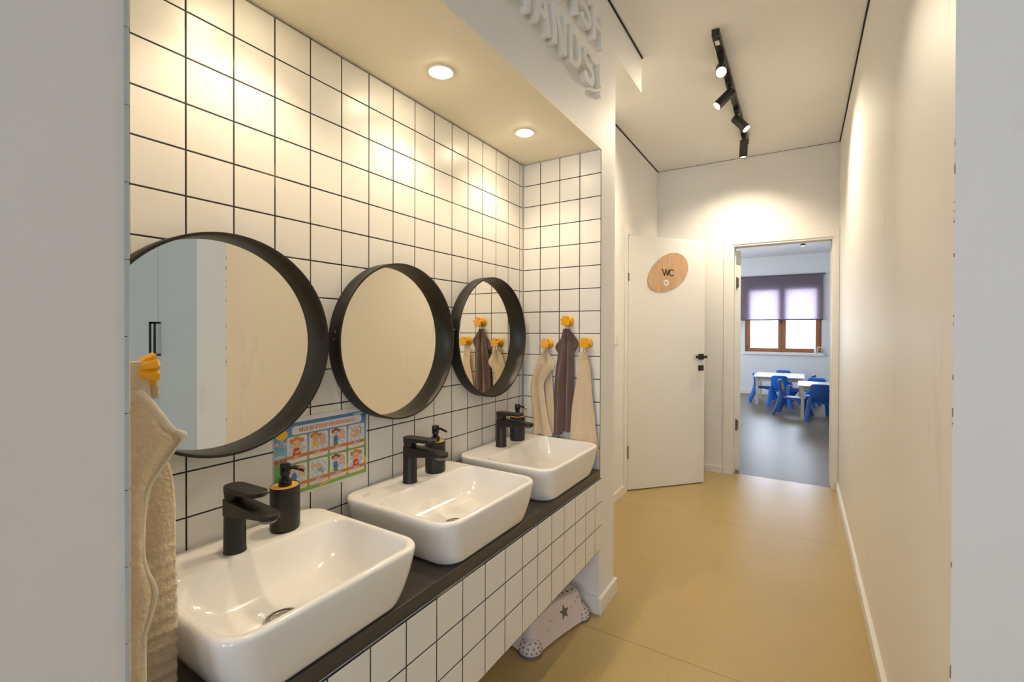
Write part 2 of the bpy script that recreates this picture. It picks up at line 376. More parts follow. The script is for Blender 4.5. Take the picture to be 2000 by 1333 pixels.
def rrect(x0, x1, y0, y1, r, n=8):
    pts = []
    for cx, cy, a0 in ((x1 - r, y1 - r, 0), (x0 + r, y1 - r, PI / 2), (x0 + r, y0 + r, PI), (x1 - r, y0 + r, 1.5 * PI)):
        for i in range(n + 1):
            a = a0 + PI / 2 * i / n; pts.append((cx + r * math.cos(a), cy + r * math.sin(a)))
    return pts
def stroke(pts, w, caps=6):
    """outline of a polyline drawn with a round pen of width w"""
    P = [Vector(p).to_2d() if len(p) > 2 else Vector(p) for p in pts]; L, R = [], []
    def nrm(a, b):
        d = (b - a).normalized(); return Vector((-d.y, d.x))
    for k, p in enumerate(P):
        if k == 0: n = nrm(P[0], P[1]); sc = 1
        elif k == len(P) - 1: n = nrm(P[-2], P[-1]); sc = 1
        else:
            n1, n2 = nrm(P[k - 1], p), nrm(p, P[k + 1]); n = (n1 + n2).normalized(); sc = 1 / max(0.5, n.dot(n1))
        L.append(p + n * w / 2 * sc); R.append(p - n * w / 2 * sc)
    out = list(L)
    d = (P[-1] - P[-2]).normalized(); n = Vector((-d.y, d.x))
    out += [P[-1] + w / 2 * (math.cos(a) * n + math.sin(a) * d) for a in [PI * i / caps for i in range(1, caps)]]
    out += list(reversed(R))
    d = (P[0] - P[1]).normalized(); n = Vector((-d.y, d.x))
    out += [P[0] + w / 2 * (math.cos(a) * n + math.sin(a) * d) for a in [PI * i / caps for i in range(1, caps)]]
    return [(p.x, p.y) for p in out]
def arc(cx, cy, rx, ry, a0, a1, n=14):
    return [(cx + rx * math.cos(math.radians(a0 + (a1 - a0) * i / n)), cy + ry * math.sin(math.radians(a0 + (a1 - a0) * i / n))) for i in range(n + 1)]
def interp(tbl, t):
    if t <= tbl[0][0]: return tbl[0][1]
    for (a, x), (b, y) in zip(tbl, tbl[1:]):
        if t <= b: return x + (y - x) * (t - a) / (b - a)
    return tbl[-1][1]
def smooth_interp(tbl, t):
    """Catmull-Rom through the table"""
    if t <= tbl[0][0]: return tbl[0][1]
    if t >= tbl[-1][0]: return tbl[-1][1]
    for k in range(len(tbl) - 1):
        if tbl[k][0] <= t <= tbl[k + 1][0]: break
    x0, y0 = tbl[max(0, k - 1)]; x1, y1 = tbl[k]; x2, y2 = tbl[k + 1]; x3, y3 = tbl[min(len(tbl) - 1, k + 2)]
    h = x2 - x1; m1 = (y2 - y0) / (x2 - x0); m2 = (y3 - y1) / (x3 - x1); u = (t - x1) / h
    return ((2 * u**3 - 3 * u**2 + 1) * y1 + (u**3 - 2 * u**2 + u) * h * m1 + (-2 * u**3 + 3 * u**2) * y2 + (u**3 - u**2) * h * m2)

# ------------------------------------------------------------------ setting
XW, YE, XP, XR, XL, ZC, ZN = -1.131, 1.902, -0.7414, 0.2538, -1.1377, 2.7234, 2.03
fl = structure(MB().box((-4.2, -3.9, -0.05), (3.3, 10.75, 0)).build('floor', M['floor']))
ce = structure(MB().box((-4.2, -3.9, ZC), (3.3, 10.75, ZC + 0.08)).build('ceiling', M['ceiling']))

structure(MB().box((-1.33, REAR_Y, 0), (XP, 0.2390, ZC)).build('wall_left', M['paint']))             # left of the niche
structure(MB().box((-1.33, 0.2390, 0), (XW - 0.006, 1.9060, ZC)).build('wall_behind_niche', M['paint']))
structure(MB().box((XW - 0.006, 0.2390, ZN + 0.012), (XP, 1.9060, ZC)).build('wall_fascia', M['paint']))
structure(MB().box((XW - 0.006, 0.2390, ZN), (XP - 0.0003, 1.9060, ZN + 0.0119)).build('ceiling_niche', M['cream']))          # above the niche
structure(MB().box((-1.33, 1.9060, 0), (XP, 2.0900, ZC)).build('wall_pillar', M['paint']))
structure(MB().box((-1.33, 2.0900, 2.5336), (XP, 2.5050, ZC)).build('beam', M['paint']))

b = MB()
b.box((-1.33, 2.09, 0), (XL, 3.50, ZC)); b.box((-1.33, 3.50, 2.0), (XL, 4.20, ZC)); b.box((-1.33, 4.20, 0), (XL, 4.50, ZC))
b.cur = 1
for y, z in ((3.2817, 2.641), (3.345, 2.62), (3.283, 2.585), (3.345, 2.566)):
    b.lathe([(0.0035, 0), (0.0035, 0.0006)], (XL, y, z), axis=(1, 0, 0), n=8)
structure(b.build('wall_corridor', [M['paint'], M['gap']]))
structure(MB().box((XR, 1.2277, 0), (0.56, 4.50, ZC)).build('wall_right', M['paint_scuffed']))

# end wall, turned slightly
EA = math.atan(0.0233)
EM = Matrix.Translation((XL, 4.3735, 0)) @ Matrix.Rotation(EA, 4, 'Z')
ox0, ox1, oz = 0.640, 1.364, 1.972                              # door opening in wall coordinates
b = MB(EM)
b.box((-0.15, 0, 0), (ox0, 0.12, ZC)); b.box((ox0, 0, oz), (ox1, 0.12, ZC)); b.box((ox1, 0, 0), (1.60, 0.12, ZC))
structure(b.build('wall_end', M['paint']))

# classroom shell
FA = math.atan(0.0233)
FM = Matrix.Translation((0, 10.42, 0)) @ Matrix.Rotation(FA, 4, 'Z')
b = MB(FM); z0, z1 = 0.845, 2.12
xs = [-4.2, -3.1, -1.8, -0.953, 0.334, 3.0]
b.box((xs[0], 0, 0), (xs[1], 0.3, ZC)); b.box((xs[2], 0, 0), (xs[3], 0.3, ZC)); b.box((xs[4], 0, 0), (xs[5], 0.3, ZC))
for a, c in ((xs[1], xs[2]), (xs[3], xs[4])):
    b.box((a, 0, 0), (c, 0.3, z0)); b.box((a, 0, z1), (c, 0.3, ZC))
structure(b.build('wall_classroom_far', M['paint']))
b = MB(); ys = [4.40, 5.6, 9.4, 10.6]
for k in (0, 2): b.box((-4.0, ys[k], 0), (-3.85, ys[k + 1], ZC))
for k in (1,): b.box((-4.0, ys[k], 0), (-3.85, ys[k + 1], 0.845)); b.box((-4.0, ys[k], 2.12), (-3.85, ys[k + 1], ZC))
structure(b.build('wall_classroom_left', M['paint']))
for k, (a, c) in enumerate(ADDED_SIDE_WINDOWS):
    wd = structure(MB().box((-3.94, a, 0.845), (-3.935, c, 2.12)).build('window_%d' % (k + 5), M['glass']))  # out of view, added to brighten the classroom
    b = MB()
    for q, w_ in ((a, 0.09), (c - 0.09, 0.09), ((a + c) / 2 - 0.06, 0.12)): b.box((-3.97, q, 0.845), (-3.91, q + w_, 2.12))
    for q in (0.845, 2.03): b.box((-3.97, a, q), (-3.91, c, q + 0.09))
    b.build('window_frame', M['window_wood'], wd)
structure(MB().box((2.6, 4.40, 0), (2.75, 10.6, ZC)).build('wall_classroom_right', M['paint']))
b = MB(); b.box((-4.0, 4.42, 0), (-1.15, 4.54, ZC)); b.box((0.40, 4.44, 0), (2.75, 4.56, ZC))
structure(b.build('wall_classroom_near', M['paint']))
# washroom behind the open door
b = MB(); b.box((-2.6, 3.2, 0), (-2.5, 4.5, ZC)); b.box((-2.5, 3.2, 0), (-1.33, 3.3, ZC)); b.box((-2.5, 4.40, 0), (-1.33, 4.41, ZC))
structure(b.build('wall_washroom', M['paint']))
# room behind the camera
b = MB(); xs = [-1.33, REAR_WINDOWS[0][0], REAR_WINDOWS[0][1], REAR_WINDOWS[1][0], REAR_WINDOWS[1][1], 3.0]
for k in (0, 2, 4): b.box((xs[k], REAR_Y - 0.2, 0), (xs[k + 1], REAR_Y, ZC))
for k in (1, 3):
    b.box((xs[k], REAR_Y - 0.2, 0), (xs[k + 1], REAR_Y, 0.8)); b.box((xs[k], REAR_Y - 0.2, 2.3), (xs[k + 1], REAR_Y, ZC))
structure(b.build('wall_rear', M['paint']))
structure(MB().box((2.8, REAR_Y, 0), (2.95, 2.0, ZC)).build('wall_rear_right', M['paint']))
structure(MB().box((2.06, 1.85, 0), (2.95, 2.0, ZC)).build('wall_rear_front', M['paint']))
for k, (a, c) in enumerate(REAR_WINDOWS):
    wd = structure(MB().box((a, REAR_Y - 0.12, 0.8), (c, REAR_Y - 0.115, 2.3)).build('window_%d' % (k + 3), M['glass']))
    b = MB()
    for q in (a, c - 0.07, (a + c) / 2 - 0.05): b.box((q, REAR_Y - 0.15, 0.8), (q + (0.07 if q != (a + c) / 2 - 0.05 else 0.1), REAR_Y - 0.08, 2.3))
    for q in (0.8, 2.23): b.box((a, REAR_Y - 0.15, q), (c, REAR_Y - 0.08, q + 0.07))
    b.build('window_frame', M['window_wood'], wd)

# ---- tiles
def tile_field(b, fn, us, vs, g=0.0019, t=0.0008, e=0.0010, base=-0.004):
    b.cur = 1
    b.prism([(us[0], vs[0]), (us[-1], vs[0]), (us[-1], vs[-1]), (us[0], vs[-1])], fn, base, 0.0)
    b.cur = 0
    for u0, u1 in zip(us, us[1:]):
        for v0, v1 in zip(vs, vs[1:]):
            if u1 - u0 < 0.006 or v1 - v0 < 0.006: continue
            R = []
            for gg, d in ((g, 0.0), (g, t * 0.55), (g + e * 0.35, t * 0.9), (g + e, t)):
                R.append([fn(u0 + gg, v0 + gg, d), fn(u1 - gg, v0 + gg, d), fn(u1 - gg, v1 - gg, d), fn(u0 + gg, v1 - gg, d)])
            b.loft(R, False, True)
ZROW = [1.9244 - 0.1 * k for k in range(-1, 15)]
zs = sorted([z for z in ZROW if z > 0.53 and z < 2.028]) 
zs = zs[:-1] + [2.0265]
ys = [0.2455] + [0.2731 + 0.1 * i for i in range(17)] + [1.9005]
b = MB(); tile_field(b, lambda u, v, d: (XW - 0.0016 + d, u, v), ys, zs)
structure(b.build('wall_niche_back', [M['tile'], M['grout']]))
xs = [-1.1285] + [-1.1364 + 0.0997 * i for i in range(1, 5)]
b = MB(); tile_field(b, lambda u, v, d: (u, YE + 0.0016 - d, v), xs, zs, base=-0.0012)
structure(b.build('wall_niche_end', [M['tile'], M['grout']]))
b = MB(); tile_field(b, lambda u, v, d: (u, 0.2424 + d, v), xs[:-1] + [-0.7410], zs, t=0.0036, base=-0.003)
b.cur = 2
for z0, z1 in zip(zs, zs[1:]):                                   # cut edges of the tiles, flush with the painted wall
    b.box((-0.7440, 0.2391, z0 + 0.0007), (-0.7404 + 0.0006 * random.random(), 0.2440 + 0.0006 * random.random(), z1 - 0.0004))
structure(b.build('wall_niche_near', [M['tile'], M['grout'], M['tile_edge']]))

# ---- baseboards
bb = lambda b, a, c: b.box(a, c)
structure(MB().box((XP, 1.8910, 0), (XP + 0.015, 2.105, 0.072)).build('baseboard_pillar', M['trim'], bevel=0.002))
structure(MB().box((-1.125, 1.8910, 0), (XP, 1.9060, 0.072)).build('baseboard_niche', M['trim'], bevel=0.002))
structure(MB().box((XL + 0.012, 2.09, 0), (XP, 2.105, 0.072)).build('baseboard_pillar_back', M['trim'], bevel=0.002))
structure(MB().box((XP, -3.5, 0), (XP + 0.013, 0.2390, 0.072)).build('baseboard_near', M['trim'], bevel=0.002))
structure(MB().box((XL, 2.105, 0), (XL + 0.012, 3.415, 0.065)).build('baseboard_left', M['trim'], bevel=0.002))
b = MB(); b.box((XR - 0.014, 2.86, 0), (XR, 4.385, 0.062)); b.box((XR - 0.017, 1.228, 0), (XR, 2.857, 0.062))
structure(b.build('baseboard_right', M['trim'], bevel=0.002))
structure(MB(EM).box((0.01, -0.014, 0), (0.566, 0, 0.058)).build('baseboard_end', M['trim'], bevel=0.002))
structure(MB(FM).box((-3.8, -0.014, 0), (2.6, 0, 0.085)).build('baseboard_classroom', M['trim'], bevel=0.002))

# ---- dark shadow gaps where the stretch ceiling meets the walls
g = 0.007
structure(MB().box((XR - g, 1.2277, ZC - 0.006), (XR + 0.001, 4.40, ZC + 0.001)).build('trim_1', M['gap']))
structure(MB().box((XP, -3.5, ZC - 0.006), (XP + g, 2.5050, ZC + 0.001)).build('trim_2', M['gap']))
structure(MB().box((XL, 2.5050, ZC - 0.006), (XL + g, 4.373, ZC + 0.001)).build('trim_3', M['gap']))
structure(MB(EM).box((0.0, -0.003, ZC - 0.002), (1.392, 0.001, ZC + 0.001)).build('trim_4', M['gap']))

# ------------------------------------------------------------------ doors
# washroom door: hinge at HX, HY, opened into the corridor
HX, HY, LW = -1.1285, 3.4890, 0.703
DA = math.radians(-41.4)                                          # leaf direction from +Y
DM = Matrix.Translation((HX, HY, 0)) @ Matrix.Rotation(DA, 4, 'Z')  # local +Y runs along the leaf, +X faces the corridor end
d1 = thing('door_1', 'white washroom door standing ajar with black lever handle', 'door', (HX, HY, 0), DA); structure(d1)
b = MB(DM); b.box((-0.040, 0.002, 0.008), (0.0, LW, 1.977)); leaf = b.build('leaf', M['door'], d1, bevel=0.0015)
# the corridor side is local -X?  leaf face towards the camera is +X after the turn
def leafpt(x, s, z): return (x, s, z)
b = MB(DM); b.box((0.0, 0.643, 1.010), (0.009, 0.690, 1.056)); b.tube([(0.005, 0.6665, 1.033), (0.040, 0.6665, 1.033)], 0.009, 12)
b.box((0.036, 0.590, 1.0215), (0.050, 0.690, 1.0440)); b.build('handle', M['black'], d1, bevel=0.001)
b = MB(DM); b.box((0.0, 0.643, 0.920), (0.008, 0.690, 0.964)); lp = b.build('lock_plate', M['black'], d1, bevel=0.001)
b = MB(DM); b.cur = 0; b.box((0.008, 0.664, 0.932), (0.0086, 0.669, 0.952)); b.build('keyhole', M['steel_dark'], lp)
for z0, z1 in ((1.625, 1.686), (0.253, 0.349)):
    b = MB(); b.lathe([(0.006, z0), (0.006, z0 + 0.018), (0.0052, z0 + 0.019), (0.0052, z1 - 0.019), (0.006, z1 - 0.018), (0.006, z1)], (HX + 0.004, HY - 0.004, 0), n=12)
    b.build('hinge', M['steel_dark'], d1, smooth=True)
b = MB()
b.box((XL, 3.415, 0), (XL + 0.010, 3.484, 2.045)); b.box((XL, 4.205, 0), (XL + 0.010, 4.275, 2.045)); b.box((XL, 3.484, 1.985), (XL + 0.010, 4.205, 2.045))
b.box((-1.30, 3.484, 0), (XL + 0.006, 3.50, 1.985)); b.box((-1.30, 4.195, 0), (XL + 0.006, 4.205, 1.985)); b.box((-1.30, 3.50, 1.985), (XL, 4.195, 2.0))
b.build('frame', M['trim'], d1, bevel=0.0015)

# classroom door
d2 = thing('door_2', 'white framed classroom doorway at the corridor end, leaf swung inside', 'door', tuple(EM @ Vector((ox0, 0, 0))), EA); structure(d2)
b = MB(EM)
b.box((0.568, -0.012, 0), (0.634, 0, 2.052)); b.box((0.634, -0.014, 1.984), (1.358, 0, 2.054)); b.box((1.358, -0.012, 0), (1.3905, 0, 2.054))
b.build('casing', M['trim'], d2, bevel=0.002)
b = MB(EM)
b.box((0.632, -0.006, 0), (0.648, 0.126, 1.984)); b.box((1.346, -0.006, 0), (1.362, 0.126, 1.984)); b.box((0.648, -0.006, 1.970), (1.346, 0.126, 1.984))
b.box((0.648, 0.066, 0), (0.656, 0.080, 1.970)); b.box((1.338, 0.066, 0), (1.346, 0.080, 1.970)); b.box((0.656, 0.066, 1.962), (1.338, 0.080, 1.970))
b.build('jamb', M['trim'], d2, bevel=0.0015)
b = MB(EM @ Matrix.Translation((0.652, 0.130, 0)) @ Matrix.Rotation(math.radians(14), 4, 'Z')); b.box((0, 0, 0.010), (0.040, 0.71, 1.955)); b.build('leaf', M['door'], d2, bevel=0.0015)
for z in (0.36, 1.62):
    b = MB(EM); b.lathe([(0.007, z), (0.007, z + 0.1)], (0.660, 0.124, 0), n=10); b.box((0.660, 0.1285, z + 0.01), (0.676, 0.1305, z + 0.09)); b.build('hinge', M['steel_dark'], d2)

# ------------------------------------------------------------------ vanity
b = MB(); b.box((XW, 0.2485, 0.290), (-0.7346, 1.8990, 0.5965))
zsv = [0.2883, 0.3936, 0.4951, 0.5965]
ysv = [0.2485] + [0.5326 - 0.0997 * 2 + 0.0997 * i for i in range(0, 16)]
ysv = [y for y in ysv if y < 1.86] + [1.9015]
b2 = MB(); tile_field(b2, lambda u, v, d: (-0.7300 + d, u, v), ysv, zsv, base=-0.004)
van = thing('vanity_unit', 'floating washstand base faced with small white square tiles under the sinks', 'vanity', (-0.93, 1.07, 0.29))
b.build('carcass', M['paint'], van); b2.build('tiled_front', [M['tile'], M['grout']], van)
ct = MB().box((XW, 0.2485, 0.5975), (-0.7350, 1.9000, 0.6325)).build('countertop', M['counter'], bevel=0.0012)
tag(ct, 'long dark brown countertop carrying the three white sinks', 'countertop')

SINKS = [(0.350, 0.780, 0.5225), (0.860, 1.318, 1.0600), (1.388, 1.864, 1.5930)]      # y0, y1, tap y
FX = [-1.034, -1.042, -1.049]
SL = ['white rectangular sink nearest the camera, beside the hanging beige towel', 'white rectangular sink in the middle of the three', 'white rectangular sink farthest away, beside the three hooked towels']
for k, (y0, y1, yt) in enumerate(SINKS):
    t = thing('sink', SL[k], 'sink', (-0.925, (y0 + y1) / 2, 0.6325), group='vessel sinks on the countertop')
    xb, xf = -1.127, -0.718; dx, dy = -0.862, yt + 0.006
    def ring(ib, if_, is_, r, z): return [(x, y, z) for x, y in rrect(xb + ib, xf - if_, y0 + is_, y1 - is_, r, 8)]
    def inner(ib, if_, is_, r, z): return [(x, y, z) for x, y in rrect(-1.004 + ib, xf - 0.014 - if_, y0 + 0.015 + is_, y1 - 0.015 - is_, r, 8)]
    rings = [ring(0.02, 0.030, 0.046, 0.050, 0.6328), ring(0.018, 0.0245, 0.039, 0.054, 0.6338), ring(0.016, 0.0205, 0.034, 0.056, 0.6375), ring(0.014, 0.0170, 0.029, 0.057, 0.645), ring(0.010, 0.0105, 0.0185, 0.058, 0.670), ring(0.005, 0.005, 0.009, 0.058, 0.700), ring(0.002, 0.0015, 0.003, 0.056, 0.730),
             ring(0, 0, 0, 0.055, 0.7475), ring(0.0006, 0.0006, 0.0006, 0.0545, 0.7515), ring(0.0024, 0.0024, 0.0024, 0.053, 0.7546), ring(0.0055, 0.0055, 0.0055, 0.05, 0.7566), ring(0.008, 0.008, 0.008, 0.048, 0.757),
             inner(-0.004, 0.0, 0.0, 0.042, 0.757), inner(0.0, 0.001, 0.001, 0.043, 0.7565), inner(0.003, 0.003, 0.003, 0.044, 0.7546), inner(0.006, 0.005, 0.005, 0.045, 0.750), inner(0.013, 0.008, 0.010, 0.046, 0.735),
             inner(0.025, 0.014, 0.022, 0.050, 0.710), inner(0.040, 0.022, 0.038, 0.055, 0.690), inner(0.060, 0.036, 0.060, 0.060, 0.676), inner(0.080, 0.056, 0.090, 0.058, 0.6685)]
    n = len(rings[0])
    rings.append([(dx + 0.5 * (x - dx) , dy + 0.5 * (y - dy), 0.6650) for x, y, z in rings[-1]])
    angs = [math.atan2(y - dy, x - dx) for x, y, z in rings[-1]]
    rings.append([(dx + 0.034 * math.cos(a), dy + 0.034 * math.sin(a), 0.6635) for a in angs])
    rings.append([(dx + 0.024 * math.cos(a), dy + 0.024 * math.sin(a), 0.655) for a in angs])
    b = MB(); b.loft(rings); b.build('basin', M['ceramic'], t, smooth='all')
    b = MB(); b.lathe([(0.022, 0.6575), (0.0235, 0.6655), (0.0265, 0.6668), (0.0330, 0.6668), (0.0345, 0.6655), (0.0345, 0.6640)], (dx, dy, 0), n=36); dr = b.build('drain', M['chrome'], t, smooth=30)
    b = MB(); b.lathe([(0.0175, 0.659), (0.0180, 0.6625), (0.0150, 0.6640), (0.0, 0.6645)], (dx, dy, 0), n=28, cap1=False); b.build('stopper', M['chrome'], dr, smooth=True)
    b = MB(); fn = lambda u, v, d: (-1.062 - v, y0 + 0.045 + u, 0.7570 + d)
    for pts in (arc(0, 0, 0.011, 0.006, 20, 200, 10), arc(0.004, 0.001, 0.008, 0.004, -160, 60, 10), [(-0.016, -0.004), (-0.006, -0.003)]):
        b.prism(stroke(pts, 0.0011, 4), fn, -0.0002, 0.00025)
    b.build('maker_mark', M['print_grey'], t)

# ------------------------------------------------------------------ taps
TL = ['black single lever tap on the nearest sink', 'black single lever tap on the middle sink', 'black single lever tap on the farthest sink']
def make_tap(loc, label):
    t = thing('tap', label, 'tap', loc, group='black taps on the sinks')
    L = dict(parent=t, world=False)
    b = MB(); b.lathe([(0.0225, 0), (0.0225, 0.002), (0.0215, 0.004), (0.0205, 0.105), (0.0200, 0.1115), (0.0188, 0.1130)], (0, 0, 0), n=40, sx=1.05, sy=1.0); b.build('body', M['black'], smooth=40, **L)
    # spout: flat tongue with round end, sloping slightly down
    def tongue(x0, x1, w0, w1, zt0, zt1, th0, th1, r=0.95):
        o = [(x0, -w0 / 2)] + [(x1 - w1 / 2 + w1 / 2 * math.cos(a) , w1 / 2 * math.sin(a)) for a in [-PI / 2 + PI * i / 14 for i in range(15)]] + [(x0, w0 / 2)]
        top = []; bot = []
        for x, y in o:
            q = (x - x0) / (x1 - x0)
            top.append((x, y, zt0 + (zt1 - zt0) * q)); bot.append((x, y, zt0 + (zt1 - zt0) * q - (th0 + (th1 - th0) * min(1, q * 1.6))))
        ins = lambda ring, dz: [(x0 + (x - x0) * 0.985, y * 0.93, z + dz) for x, y, z in ring]
        return [ins(bot, -0.0010), bot, top, ins(top, 0.0010)]
    b = MB(); b.loft(tongue(-0.010, 0.150, 0.041, 0.041, 0.1145, 0.1080, 0.034, 0.0095)); b.build('spout', M['black'], smooth=35, **L)
    b = MB(); b.lathe([(0.0135, 0.0905), (0.0160, 0.0935), (0.0170, 0.0990)], (0.128, 0, 0), n=24, sy=1.05); b.build('aerator', M['aerator'], smooth=True, **L)
    b = MB(); b.lathe([(0.0165, 0.1125), (0.0195, 0.1150), (0.0205, 0.1250), (0.0212, 0.1380)], (0, 0, 0), n=36); 
    o = [(0.0 + 0.0215 * math.cos(a), 0.0215 * math.sin(a)) for a in [PI / 2 + PI * i / 16 for i in range(17)]] + [(0.085 + 0.0205 * math.cos(a), 0.0205 * math.sin(a)) for a in [-PI / 2 + PI * i / 16 for i in range(17)]]
    zz = lambda x: 0.003 * max(0, x) / 0.105
    th = lambda x: 0.0115 if x < 0.02 else 0.0085
    b.loft([[(x * 0.985, y * 0.95, 0.1425 - th(x) - 0.0012 + zz(x)) for x, y in o], [(x, y, 0.1425 - th(x) + zz(x)) for x, y in o], [(x, y, 0.1415 + zz(x)) for x, y in o], [(x * 0.988, y * 0.95, 0.1428 + zz(x)) for x, y in o]])
    b.build('lever', M['black'], smooth=35, **L)
    return t
taps = [make_tap((FX[0], 0.525, 0.7568), TL[0])]
for k in (1, 2): dup(taps[0], (FX[k], SINKS[k][2], 0.7568), label=TL[k])

# ------------------------------------------------------------------ soap dispensers
DL = ['black soap dispenser with bamboo top standing on the nearest sink', 'black soap dispenser with bamboo top standing on the middle sink', 'black soap dispenser with bamboo top standing on the farthest sink']
def make_dispenser(loc, rz, label):
    t = thing('soap_dispenser', label, 'soap dispenser', loc, rz, group='soap dispensers')
    L = dict(parent=t, world=False); sx, sy = 0.92, 1.06
    b = MB(); b.lathe([(0.0330, 0), (0.0332, 0.004), (0.0328, 0.0045), (0.0345, 0.0055), (0.0350, 0.008), (0.0350, 0.1025), (0.0345, 0.1040), (0.0335, 0.1040), (0.0332, 0.1020)], (0, 0, 0), n=48, sx=sx, sy=sy); b.build('bottle', M['black'], smooth=35, **L)
    b = MB(); b.lathe([(0.0331, 0.098), (0.0331, 0.1026), (0.0, 0.1027)], (0, 0, 0), n=48, sx=sx, sy=sy, cap1=False); b.build('bamboo_lid', M['bamboo'], **L)
    b = MB(); b.lathe([(0.0145, 0.1025), (0.0150, 0.1035), (0.0150, 0.1160), (0.0140, 0.1180), (0.0098, 0.1185), (0.0095, 0.1300)], (0, 0, 0), n=32); p = b.build('pump', M['gloss_black'], smooth=35, **L)
    b = MB(); b.lathe([(0.0115, 0.1290), (0.0120, 0.1300), (0.0120, 0.1535), (0.0112, 0.1555), (0.0085, 0.1565), (0.0, 0.1567)], (0, 0, 0), n=28, cap1=False)
    b.tube([(0.008, 0, 0.1470), (0.022, 0, 0.1462), (0.034, 0, 0.1430), (0.046, 0, 0.1385)], [0.0042, 0.0040, 0.0036, 0.0032], 12); b.build('pump_head', M['gloss_black'], p, smooth=40, world=False)
    return t
DS = [(-1.051, 0.650, 0.55), (-1.049, 1.187, 0.10), (-1.053, 1.729, 0.10)]
d0 = make_dispenser((DS[0][0], DS[0][1], 0.7570), DS[0][2], DL[0])
for k in (1, 2): dup(d0, (DS[k][0], DS[k][1], 0.7570), DS[k][2], DL[k])

# ------------------------------------------------------------------ mirrors
ML = ['large round mirror in deep black wooden frame above the nearest sink', 'round mirror in deep black wooden frame above the middle sink', 'round mirror in deep black wooden frame above the farthest sink, reflecting towels']
def make_mirror_thing(loc, label):
    t = thing('round_mirror', label, 'mirror', loc, group='round wall mirrors')
    L = dict(parent=t, world=False)
    b = MB(); b.lathe([(0.2450, 0.0), (0.2500, 0.0005), (0.2500, 0.0470), (0.2494, 0.0480), (0.2440, 0.0480), (0.2434, 0.0470), (0.2434, 0.0060), (0.2434, 0.0)], (0, 0, 0), axis=(1, 0, 0), n=128, cap0=False, cap1=False); f = b.build('frame', M['frame_black'], smooth=35, **L)
    b = MB(); b.lathe([(0.2433, 0.0010), (0.2433, 0.0050)], (0, 0, 0), axis=(1, 0, 0), n=128); b.build('mirror_pane', M['mirror'], **L)
    for z in (0.0085, -0.0125):
        b = MB(); b.lathe([(0.0028, 0.0), (0.0030, 0.0010), (0.0018, 0.0018), (0.0, 0.002)], (0.030 if z > 0 else 0.026, -math.sqrt(0.25 ** 2 - (z + 0.022) ** 2), z + 0.022), axis=(0, -1, 0), n=12, cap1=False); b.build('screw', M['brass'], f, smooth=True, world=False)
    return t
m0 = make_mirror_thing((XW + 0.0006, 0.5455, 1.2010), ML[0])
dup(m0, (XW + 0.0006, 1.0775, 1.2000), label=ML[1]); dup(m0, (XW + 0.0006, 1.6006, 1.2085), label=ML[2])

# ------------------------------------------------------------------ poster
po = thing('poster', 'colourful hand washing poster with eight cartoon steps stuck on the tiles', 'poster', (XW, 0.8155, 0.793))
PX = XW + 0.0004
fnp = lambda u, v, d: (PX + d, u, v)
b = MB(); b.prism([(0.6680, 0.7930), (0.9635, 0.7930), (0.9635, 1.0030), (0.6680, 1.0030)], fnp, 0, 0.0005); b.build('sheet', M['paper'], po)
b = MB(); b.prism([(0.6690, 0.8000), (0.9610, 0.8000), (0.9610, 0.9900), (0.6690, 0.9900)], fnp, 0.0005, 0.0006); b.build('picture', M['poster_bg'], po)
def flat(name, polys, mt, parent, lvl):
    b = MB()
    for q, p in enumerate(polys): b.prism(p, fnp, 0.0005 + 0.00012 * lvl - 0.00008, 0.0005 + 0.00012 * lvl + 0.00001 * (q % 6))
    return b.build(name, mt, parent)
def ell(cx, cy, rx, ry, n=18): return [(cx + rx * math.cos(2 * PI * i / n), cy + ry * math.sin(2 * PI * i / n)) for i in range(n)]
def rect(x0, x1, y0, y1): return [(x0, y0), (x1, y0), (x1, y1), (x0, y1)]
def text(body, size, fn, name, mt, parent, bold=0.0, d0=0.0, d1=0.0002, width=None, align='LEFT'):
    c = bpy.data.curves.new(name, 'FONT'); c.body = body; c.size = size; c.align_x = align; c.resolution_u = 4
    o = bpy.data.objects.new(name, c); C.objects.link(o)
    me = bpy.data.meshes.new_from_object(o.evaluated_get(bpy.context.evaluated_depsgraph_get()))
    bpy.data.objects.remove(o); bpy.data.curves.remove(c)
    xs_ = [v.co.x for v in me.vertices]; k = 1.0; x00 = min(xs_)
    if width: k = width / (max(xs_) - min(xs_))
    b = MB()
    for q in (range(-1, 2) if bold else (0,)):                    # heavier lettering: the glyphs repeated a hair apart
        b.add([fn((v.co.x - x00) * k + q * bold, v.co.y, d1 + 0.00001 * q) for v in me.vertices], [tuple(p.vertices) for p in me.polygons])
    bpy.data.meshes.remove(me)
    return b.build(name, mt, parent)
# surroundings on the left of the poster
flat('printed_sun', [ell(0.690, 0.962, 0.017, 0.012)], M['print_yellow'], po, 1)
flat('printed_laundry', [rect(0.6715, 0.681, 0.936, 0.945), [(0.6855, 0.93), (0.690, 0.947), (0.694, 0.93), (0.697, 0.928), (0.6925, 0.953), (0.688, 0.953), (0.683, 0.928)]], M['print_pink'], po, 2)
flat('printed_trousers', [rect(0.6705, 0.680, 0.8905, 0.9010), rect(0.684, 0.6935, 0.886, 0.9020), rect(0.697, 0.7025, 0.890, 0.9010)], M['print_red'], po, 1)
for e_ in (ell(0.685, 0.9065, 0.016, 0.0045), ell(0.700, 0.9385, 0.006, 0.004), ell(0.93, 0.984, 0.02, 0.003)): flat('printed_cloud', [e_], M['print_pale'], po, 1)
flat('printed_bush', [ell(0.688, 0.843, 0.016, 0.016)], M['print_green'], po, 1)
flat('printed_path', [[(0.8, 0.800), (0.961, 0.83), (0.961, 0.85), (0.90, 0.845), (0.80, 0.806)]], M['print_yellow'], po, 1)
